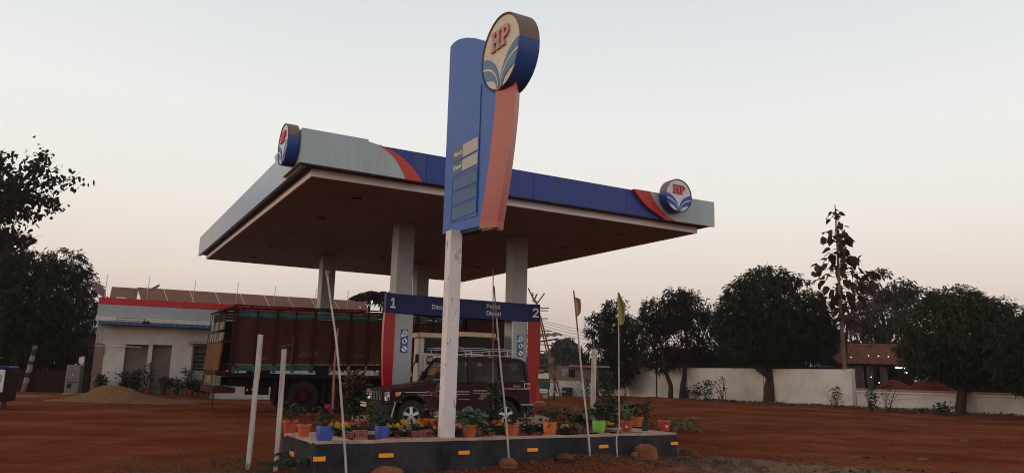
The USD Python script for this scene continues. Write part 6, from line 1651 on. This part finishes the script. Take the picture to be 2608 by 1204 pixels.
# biggest mango
o = on_ground(1962, 1028); Y = o[1]
c = lambda px, py, rx, ry, rz, dy=0: [*P3(px, py, Y + dy, o), rx, ry, rz]
tree('biggest round mango tree with dense dark crown right of centre', o,
     [([(0, 0, -.1), (-.05, 0, .8), P3(1962, 960, Y, o)], .36, .30), ([P3(1962, 965, Y, o), P3(1925, 925, Y, o), P3(1890, 860, Y, o)], .25, .08), ([P3(1962, 965, Y, o), P3(1990, 915, Y, o), P3(2030, 850, Y, o)], .24, .08), ([P3(1960, 965, Y, o), P3(1958, 900, Y, o), P3(1950, 800, Y, o)], .25, .08)],
     [c(1960, 800, 3.2, 3.0, 2.75), c(1905, 825, 2.1, 2.2, 2.2), c(2020, 830, 2.3, 2.2, 2.0), c(1890, 880, 1.6, 1.8, 1.0), c(2040, 880, 1.7, 1.8, 1.0), c(1960, 880, 2.2, 2.0, 1.0), c(1950, 720, 1.7, 1.7, .95), c(2085, 850, 1.2, 1.4, 1.5)],
     5200, 8, .29, .085, 'leaf_mango', 501)
o = on_ground(1640, 1008); Y = o[1] - 1.0
tree('mango tree leftmost by the wall with rusty young leaves', o,
     [([(0, 0, -.1), (0, 0, 1.0), P3(1636, 930, Y, o), P3(1600, 850, Y, o)], .30, .10), ([P3(1640, 960, Y, o), P3(1580, 900, Y, o), P3(1540, 840, Y, o)], .18, .06)],
     [c(1570, 800, 1.15, 1.5, 1.15), c(1535, 835, 1.3, 1.6, 1.2), c(1600, 860, 1.3, 1.6, 1.3), c(1540, 895, 1.6, 1.6, 1.2), c(1510, 905, .9, 1.2, .7), c(1600, 920, 1.3, 1.5, .9), c(1560, 955, 1.2, 1.2, .8)],
     2100, 9, .34, .085, 'leaf_mango', 503, gap=.43)
tree_a = None
o = on_ground(1722, 1015); Y = o[1]
tree('forked mango tree with loose rusty crown showing sky', o,
     [([(-.35, 0, -.1), P3(1708, 985, Y, o), P3(1698, 955, Y, o), P3(1690, 900, Y, o)], .20, .10), ([(.45, 0, -.1), P3(1738, 985, Y, o), P3(1745, 945, Y, o), P3(1750, 880, Y, o)], .22, .10), ([P3(1745, 930, Y, o), P3(1780, 880, Y, o), P3(1800, 830, Y, o)], .14, .05), ([P3(1690, 900, Y, o), P3(1670, 840, Y, o), P3(1680, 780, Y, o)], .12, .04), ([P3(1750, 880, Y, o), P3(1740, 820, Y, o), P3(1745, 770, Y, o)], .13, .04)],
     [c(1690, 800, 1.6, 1.6, 1.35), c(1760, 790, 1.6, 1.6, 1.25), c(1800, 830, 1.1, 1.3, 1.0), c(1650, 840, 1.2, 1.4, 1.1), c(1720, 870, 2.2, 1.8, 1.0), c(1790, 900, 1.3, 1.4, 1.0), c(1680, 905, 1.6, 1.5, .9), c(1725, 760, 1.3, 1.2, .65), c(1820, 930, .9, 1.1, .8)],
     2500, 9, .35, .085, 'leaf_rust', 505, gap=.46, gscale=1.0)
# right mango
o = on_ground(2450, 1055); Y = o[1]
tree('broad olive mango tree in front of the low wall at the right', o,
     [([(0, 0, -.1), (-.02, 0, .45), P3(2450, 1000, Y, o)], .26, .22), ([P3(2450, 1003, Y, o), P3(2438, 975, Y, o), P3(2410, 900, Y, o)], .17, .05), ([P3(2450, 1003, Y, o), P3(2470, 965, Y, o), P3(2510, 890, Y, o)], .17, .05)],
     [c(2440, 850, 2.6, 2.6, 2.15), c(2375, 875, 1.5, 1.8, 1.5), c(2520, 870, 1.9, 2.1, 1.75), c(2580, 890, 1.4, 1.7, 1.4), c(2430, 775, 1.5, 1.6, .85), c(2350, 900, .95, 1.2, 1.1), c(2440, 930, 1.9, 1.9, .8), c(2560, 945, 1.5, 1.7, .75), c(2500, 790, 1.5, 1.5, .8)],
     5000, 8, .25, .072, 'leaf_mango_olive', 507)
o = on_ground(2690, 1075); Y = o[1] + 1.5
tree('dark mango tree cut by the right edge', o, [([(0, 0, -.1), (0, 0, 1.5), (.2, 0, 2.6)], .26, .14)],
     [c(2650, 895, 2.0, 2.0, 1.8), c(2720, 860, 2.0, 2.0, 1.8), c(2620, 945, 1.3, 1.5, .9)], 2000, 8, .25, .072, 'leaf_mango', 509)
# hazy tree behind the hut
o = np.array([at(2262, 900, 66.0)[0], 66.0, 0]); Y = 66.0
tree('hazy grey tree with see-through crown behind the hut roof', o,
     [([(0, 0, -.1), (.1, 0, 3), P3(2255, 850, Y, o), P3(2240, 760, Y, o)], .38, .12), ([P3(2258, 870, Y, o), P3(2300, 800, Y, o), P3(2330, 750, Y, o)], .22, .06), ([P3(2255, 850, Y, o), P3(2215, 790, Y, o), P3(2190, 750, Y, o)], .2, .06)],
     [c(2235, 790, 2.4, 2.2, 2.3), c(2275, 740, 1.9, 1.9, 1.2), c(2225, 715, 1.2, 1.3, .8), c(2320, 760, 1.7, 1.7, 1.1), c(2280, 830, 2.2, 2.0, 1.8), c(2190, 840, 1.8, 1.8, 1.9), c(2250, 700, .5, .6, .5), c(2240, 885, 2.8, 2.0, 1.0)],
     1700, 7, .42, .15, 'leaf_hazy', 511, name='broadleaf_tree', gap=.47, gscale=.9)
# dark trees standing behind the tall wall
for k, (px, Yd, py, rx, rz, lab) in enumerate([(1690, 72, 925, 3.2, 1.5, 'dark bushy tree behind the wall right of the leftmost mango'), (1800, 68, 925, 3.0, 1.6, 'dark bushy tree behind the wall at the forked mango'), (1880, 62, 925, 2.6, 1.5, 'dark bushy tree behind the wall left of the biggest mango trunk'), (2030, 58, 925, 2.6, 1.5, 'dark bushy tree behind the wall left of the teak'), (2100, 60, 890, 1.6, 1.9, 'dark tree behind the blue stall'), (2440, 56, 960, 3.6, 1.7, 'dark bush behind the right mango trunk'), (2580, 50, 965, 3.2, 1.7, 'dark bush behind the low wall at the right edge')]):
    o = np.array([at(px, 950, Yd)[0], Yd, 0]); cz_ = (at(px, py, Yd) - o)[2]
    tree(lab, o, [([(0, 0, -.1), (0, 0, 1.0), (.1, 0, cz_)], .18, .08)], [[0, 0, cz_, rx, 1.6, rz], [rx * .6, .2, cz_ - .3, rx * .6, 1.4, rz * .9], [-rx * .6, .1, cz_ - .3, rx * .6, 1.4, rz * .8], [0, 0, .9, rx * 1.1, 1.5, 1.0]], 1100, 7, .36, .11, 'leaf_mango', 560 + k, name='bushy_tree')
# distant clump
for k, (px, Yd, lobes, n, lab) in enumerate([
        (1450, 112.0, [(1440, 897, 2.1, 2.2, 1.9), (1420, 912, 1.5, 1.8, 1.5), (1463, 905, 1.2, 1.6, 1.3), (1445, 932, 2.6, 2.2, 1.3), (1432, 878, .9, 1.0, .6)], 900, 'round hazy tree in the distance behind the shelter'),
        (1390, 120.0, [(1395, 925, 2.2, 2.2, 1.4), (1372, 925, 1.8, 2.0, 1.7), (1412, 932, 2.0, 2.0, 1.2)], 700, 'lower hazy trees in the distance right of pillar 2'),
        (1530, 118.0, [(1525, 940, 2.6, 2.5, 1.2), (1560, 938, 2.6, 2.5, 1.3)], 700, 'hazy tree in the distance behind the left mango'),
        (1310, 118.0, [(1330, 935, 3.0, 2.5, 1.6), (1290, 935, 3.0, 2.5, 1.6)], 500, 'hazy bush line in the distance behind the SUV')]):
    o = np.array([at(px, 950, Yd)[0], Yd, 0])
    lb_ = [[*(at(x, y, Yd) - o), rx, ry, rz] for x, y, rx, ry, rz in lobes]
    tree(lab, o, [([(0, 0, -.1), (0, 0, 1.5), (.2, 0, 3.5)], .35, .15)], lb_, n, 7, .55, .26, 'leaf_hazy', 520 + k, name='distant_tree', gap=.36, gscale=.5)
# left mango
o = np.array([at(95, 950, 39.5)[0], 39.5, 0]); Y = 39.5
tree('large dark mango tree left of the shop', o,
     [([(0, 0, -.1), (.1, 0, 1.2), (.2, 0, 3.0)], .34, .2)],
     [c(105, 790, 2.6, 2.6, 2.6), c(185, 770, 1.35, 1.8, 1.9), c(40, 780, 2.4, 2.2, 2.4), c(150, 865, 1.0, 1.6, 1.4), c(60, 690, 1.7, 1.7, 1.2), c(165, 680, 1.15, 1.4, .95), c(100, 895, 2.4, 2.2, 1.0), c(-20, 850, 2.4, 2.2, 2.2), c(205, 915, .7, 1.0, .6)],
     5600, 8, .24, .07, 'leaf_mango', 531)
bo = at(215, 860, 52.0)
t = thing('pale_roofed_shed', 'shed with pale blue tin roof between the left mango and the shop', 'shed', (bo[0] - 1.0, 52.0, 0), 0)
zr = at(215, 800, 52.0)[2]
obj('shed_roof', G().hull([(-.8, -.6, zr - 1.1), (2.2, -.6, zr - 1.25), (-.8, 2.0, zr), (2.2, 2.0, zr - .15), (-.8, -.6, zr - 1.14), (2.2, -.6, zr - 1.29), (-.8, 2.0, zr - .05), (2.2, 2.0, zr - .2)]), 'roof_pale', t)
obj('shed_wall', G().box(-.6, 2.0, 0, 1.8, -.05, zr - 1.2), 'fence_brown', t)
# small banana-like plant and drooping tree behind the truck
o = np.array([at(992, 800, 46.0)[0] - .35, 46.0, 0])
t = thing('drooping_tree', 'umbrella-shaped tree with drooping leaves behind the truck by pillar 1', 'tree', o, 0)
obj('trunk', trunk_mesh([([(0, 0, -.1), (.05, 0, 3.0), (0, 0, 5.6)], .22, .10)]), 'bark', t, smooth=True)
rng = np.random.default_rng(41)
P, D = [], []
for k in range(26):
    a = k * 2.4; rl = rng.uniform(1.2, 2.3); s = np.linspace(.1, 1, 11)
    arc = np.stack([np.cos(a) * s * rl, np.sin(a) * s * rl, 5.7 + .55 * np.sin(s * 2.4) - .6 * s * s], 1)
    P.append(arc.repeat(3, 0)); D.append(unit(np.stack([np.cos(a) + rng.normal(size=33) * .7, np.sin(a) + rng.normal(size=33) * .7, -.9 + rng.normal(size=33) * .4], 1)))
P, D = np.vstack(P), np.vstack(D)
obj('crown', leaves(P, D, .42 * rng.uniform(.7, 1.2, len(P)), .15, .4, .1, rng, True), 'leaf_rust', t)

# teak sapling with very large leaves, one mesh per leaf
o = on_ground(2160, 1036); Y = o[1]
tk2 = thing('teak_tree', 'slender tall young teak with huge drooping brown leaves before the wall', 'tree', o, 0)
axis = [P3(*p, Y, o) for p in ((2160, 1040), (2152, 960), (2146, 860), (2140, 760), (2136, 680), (2130, 600), (2128, 540), (2126, 520))]
obj('trunk', trunk_mesh([(axis, .155, .022)]), 'bark_pale', tk2, smooth=True)
obj('painted_band', G().tube([P3(2156, 1000, Y, o), P3(2153, 965, Y, o)], .165, 9), 'post_white', tk2)
ax = np.array(axis); sA = np.linspace(0, 1, len(ax))
rng = np.random.default_rng(55)
def teak_leaf(base, d, L, W):
    v, f = leaves(np.array([base]), np.array([d]), L, W, .35, .16, rng, True)
    return v, f
lobes_pix = [(2120, 548, 18), (2138, 570, 20), (2115, 600, 22), (2145, 600, 24), (2118, 640, 30), (2155, 645, 34), (2150, 612, 24), (2128, 670, 34), (2162, 680, 30), (2105, 700, 40), (2090, 690, 26), (2150, 715, 40), (2190, 705, 34), (2130, 745, 46), (2175, 750, 44), (2105, 760, 30), (2150, 785, 42), (2195, 775, 32), (2215, 700, 20), (2125, 800, 30), (2165, 815, 30), (2190, 735, 36), (2140, 640, 24), (2170, 660, 20)]
for k, (lx, ly, sc) in enumerate(lobes_pix):
    C = P3(lx, ly, Y, o)
    zc = C[2]
    tz = np.interp(zc + .35, ax[:, 2], np.arange(len(ax))) if True else 0
    root = np.array([np.interp(min(zc + .1, ax[-1, 2]), ax[:, 2], ax[:, c2]) for c2 in range(3)])
    g = G().tube([root, (root + C) / 2 + np.array([0, 0, .12]), C], [.03, .022, .012], 5)
    obj('twig', g, 'bark_pale', tk2)
    for m in range(max(10, int(sc / 2.9))):
        b0 = C + rng.normal(size=3) * np.array([.22, .36, .27]) * sc / 34
        d = unit(np.array([rng.normal() * .8 + (C[0] - root[0]) * .8, rng.normal() * .8, rng.uniform(-1.2, .4)]))
        v, f = teak_leaf(b0, d, rng.uniform(.38, .62) * (1.0 if ly > 580 else .8), rng.uniform(.29, .43) * (1.0 if ly > 580 else .75))
        obj('leaf', (v, f), 'leaf_teak', tk2)

# almond-like tree at the far left with bare twigs
Yt = 43.0
o = np.array([at(-60, 950, Yt)[0], Yt, 0]); Y = Yt
bt_ = thing('twiggy_tree', 'tall tree with rounded leaves and bare twigs at the left edge', 'tree', o, 0)
limbs = [[(-60, 1000), (-58, 800), (-50, 650), (-45, 500), (-30, 400)], [(-52, 640), (-10, 560), (20, 510), (60, 490), (110, 470), (150, 462), (196, 455)], [(20, 510), (50, 470), (75, 440), (100, 412), (112, 390)], [(60, 492), (90, 500), (115, 515), (130, 520)], [(-45, 600), (0, 560), (30, 530), (60, 540), (88, 553)], [(-20, 560), (10, 500), (30, 470), (50, 455)], [(-50, 520), (-20, 450), (0, 420), (5, 390)], [(-50, 700), (0, 640), (40, 610), (80, 605)], [(-50, 740), (-10, 690), (30, 660), (70, 650)]]
obj('trunk', trunk_mesh([([P3(*p, Y + .2 * i, o) for p in L_], (.38 if i == 0 else .13), (.14 if i == 0 else .02)) for i, L_ in enumerate(limbs)]), 'bark', bt_, smooth=True)
rng = np.random.default_rng(91)
P, D = [], []
for i, L_ in enumerate(limbs[1:]):
    pts = np.array([P3(*p, Y + .2 * (i + 1), o) for p in L_]); n = 210 if i < 4 else 260
    s = rng.random(n) ** .8; ss = np.linspace(0, 1, len(pts))
    base = np.stack([np.interp(s, ss, pts[:, k2]) for k2 in range(3)], 1)
    P.append(base + rng.normal(size=(n, 3)) * np.array([.30, .6, .24])); D.append(rng.normal(size=(n, 3)) * .8 + np.array([0, 0, -.6]))
for (x, y, rx, rz, n) in [(-20, 560, 1.1, 1.6, 620), (0, 640, .9, 1.2, 480), (10, 700, 1.0, .9, 400), (-40, 480, .8, 1.0, 300), (40, 505, .7, .45, 160), (100, 430, .55, .35, 90)]:
    cc = P3(x, y, Y, o)
    P.append(cc + rng.normal(size=(n, 3)) * np.array([rx, 1.0, rz]) * .6); D.append(rng.normal(size=(n, 3)) * .8 + np.array([0, 0, -.6]))
P, D = np.vstack(P), np.vstack(D)
obj('crown', leaves(P, D, .27 * rng.uniform(.7, 1.25, len(P)), .19, .3, .12, rng, True), 'leaf_rust', bt_)
tw = G()
for i, L_ in enumerate(limbs[1:]):
    pts = np.array([P3(*p, Y + .2 * (i + 1), o) for p in L_]); ss = np.linspace(0, 1, len(pts))
    for k in range(13):
        s = rng.uniform(.35, 1.0)
        b0 = np.array([np.interp(s, ss, pts[:, k2]) for k2 in range(3)])
        d = unit(np.array([rng.uniform(.0, 1.0), rng.normal() * .3, rng.uniform(-.3, 1.0)])) * rng.uniform(.35, .8)
        tw.tube([b0, b0 + d * .5 + np.array([0, 0, .04]), b0 + d], [.012, .009, .005], 4)
obj('twigs', tw, 'bark', bt_, kind='stuff')
# bushes at the foot of the wall
for k, (px, py, h, r, n, lab) in enumerate([(1800, 1022, 1.1, .55, 260, 'dark bush at the wall between forked and biggest mango'), (1775, 1020, .7, .5, 160, 'small dark bush left of the dark wall bush'), (1840, 1024, 1.3, .35, 60, 'thin bare sapling left of the biggest mango'), (2131, 1040, .95, .35, 110, 'spindly weed left of the teak trunk'), (2222, 1048, 1.05, .30, 170, 'leaning feathery shrub before the low wall'), (2266, 1050, 1.2, .4, 20, 'bare twiggy sapling before the low wall'), (1745, 1016, .6, .35, 90, 'dark pot-like bush by the forked mango'), (2400, 1056, .4, .5, 150, 'low weeds at the foot of the right mango'), (1545, 1012, 1.6, .9, 420, 'dense dark bush below the leftmost mango'), (1500, 1010, 1.1, .7, 240, 'grey-green bush behind the palm')]):
    o = on_ground(px, py); o = np.array([o[0], o[1], ground_z(o[0], o[1])])
    t = thing('wall_bush', lab, 'bush', o, 0)
    obj('stem', stems(8, r * 1.6, h, 600 + k, .016), 'bark', t)
    obj('foliage', leafy(n, r, h, .20, .085, 620 + k, .1, .4), 'leaf_garden' if k not in (2, 5) else 'leaf_rust', t)

# ================================================================ EVENING HAZE
haze = usdkit.material(stage, '/World/Looks/evening_haze', {'v': ('principled_volume', {'color': (.86, .83, .84), 'density': .0003, 'anisotropy': .1})}, [], volume='v.volume')
single('haze', None, None, G().box(-1600, 1600, -400, 2700, -40.0, 30.0), haze, kind='stuff')
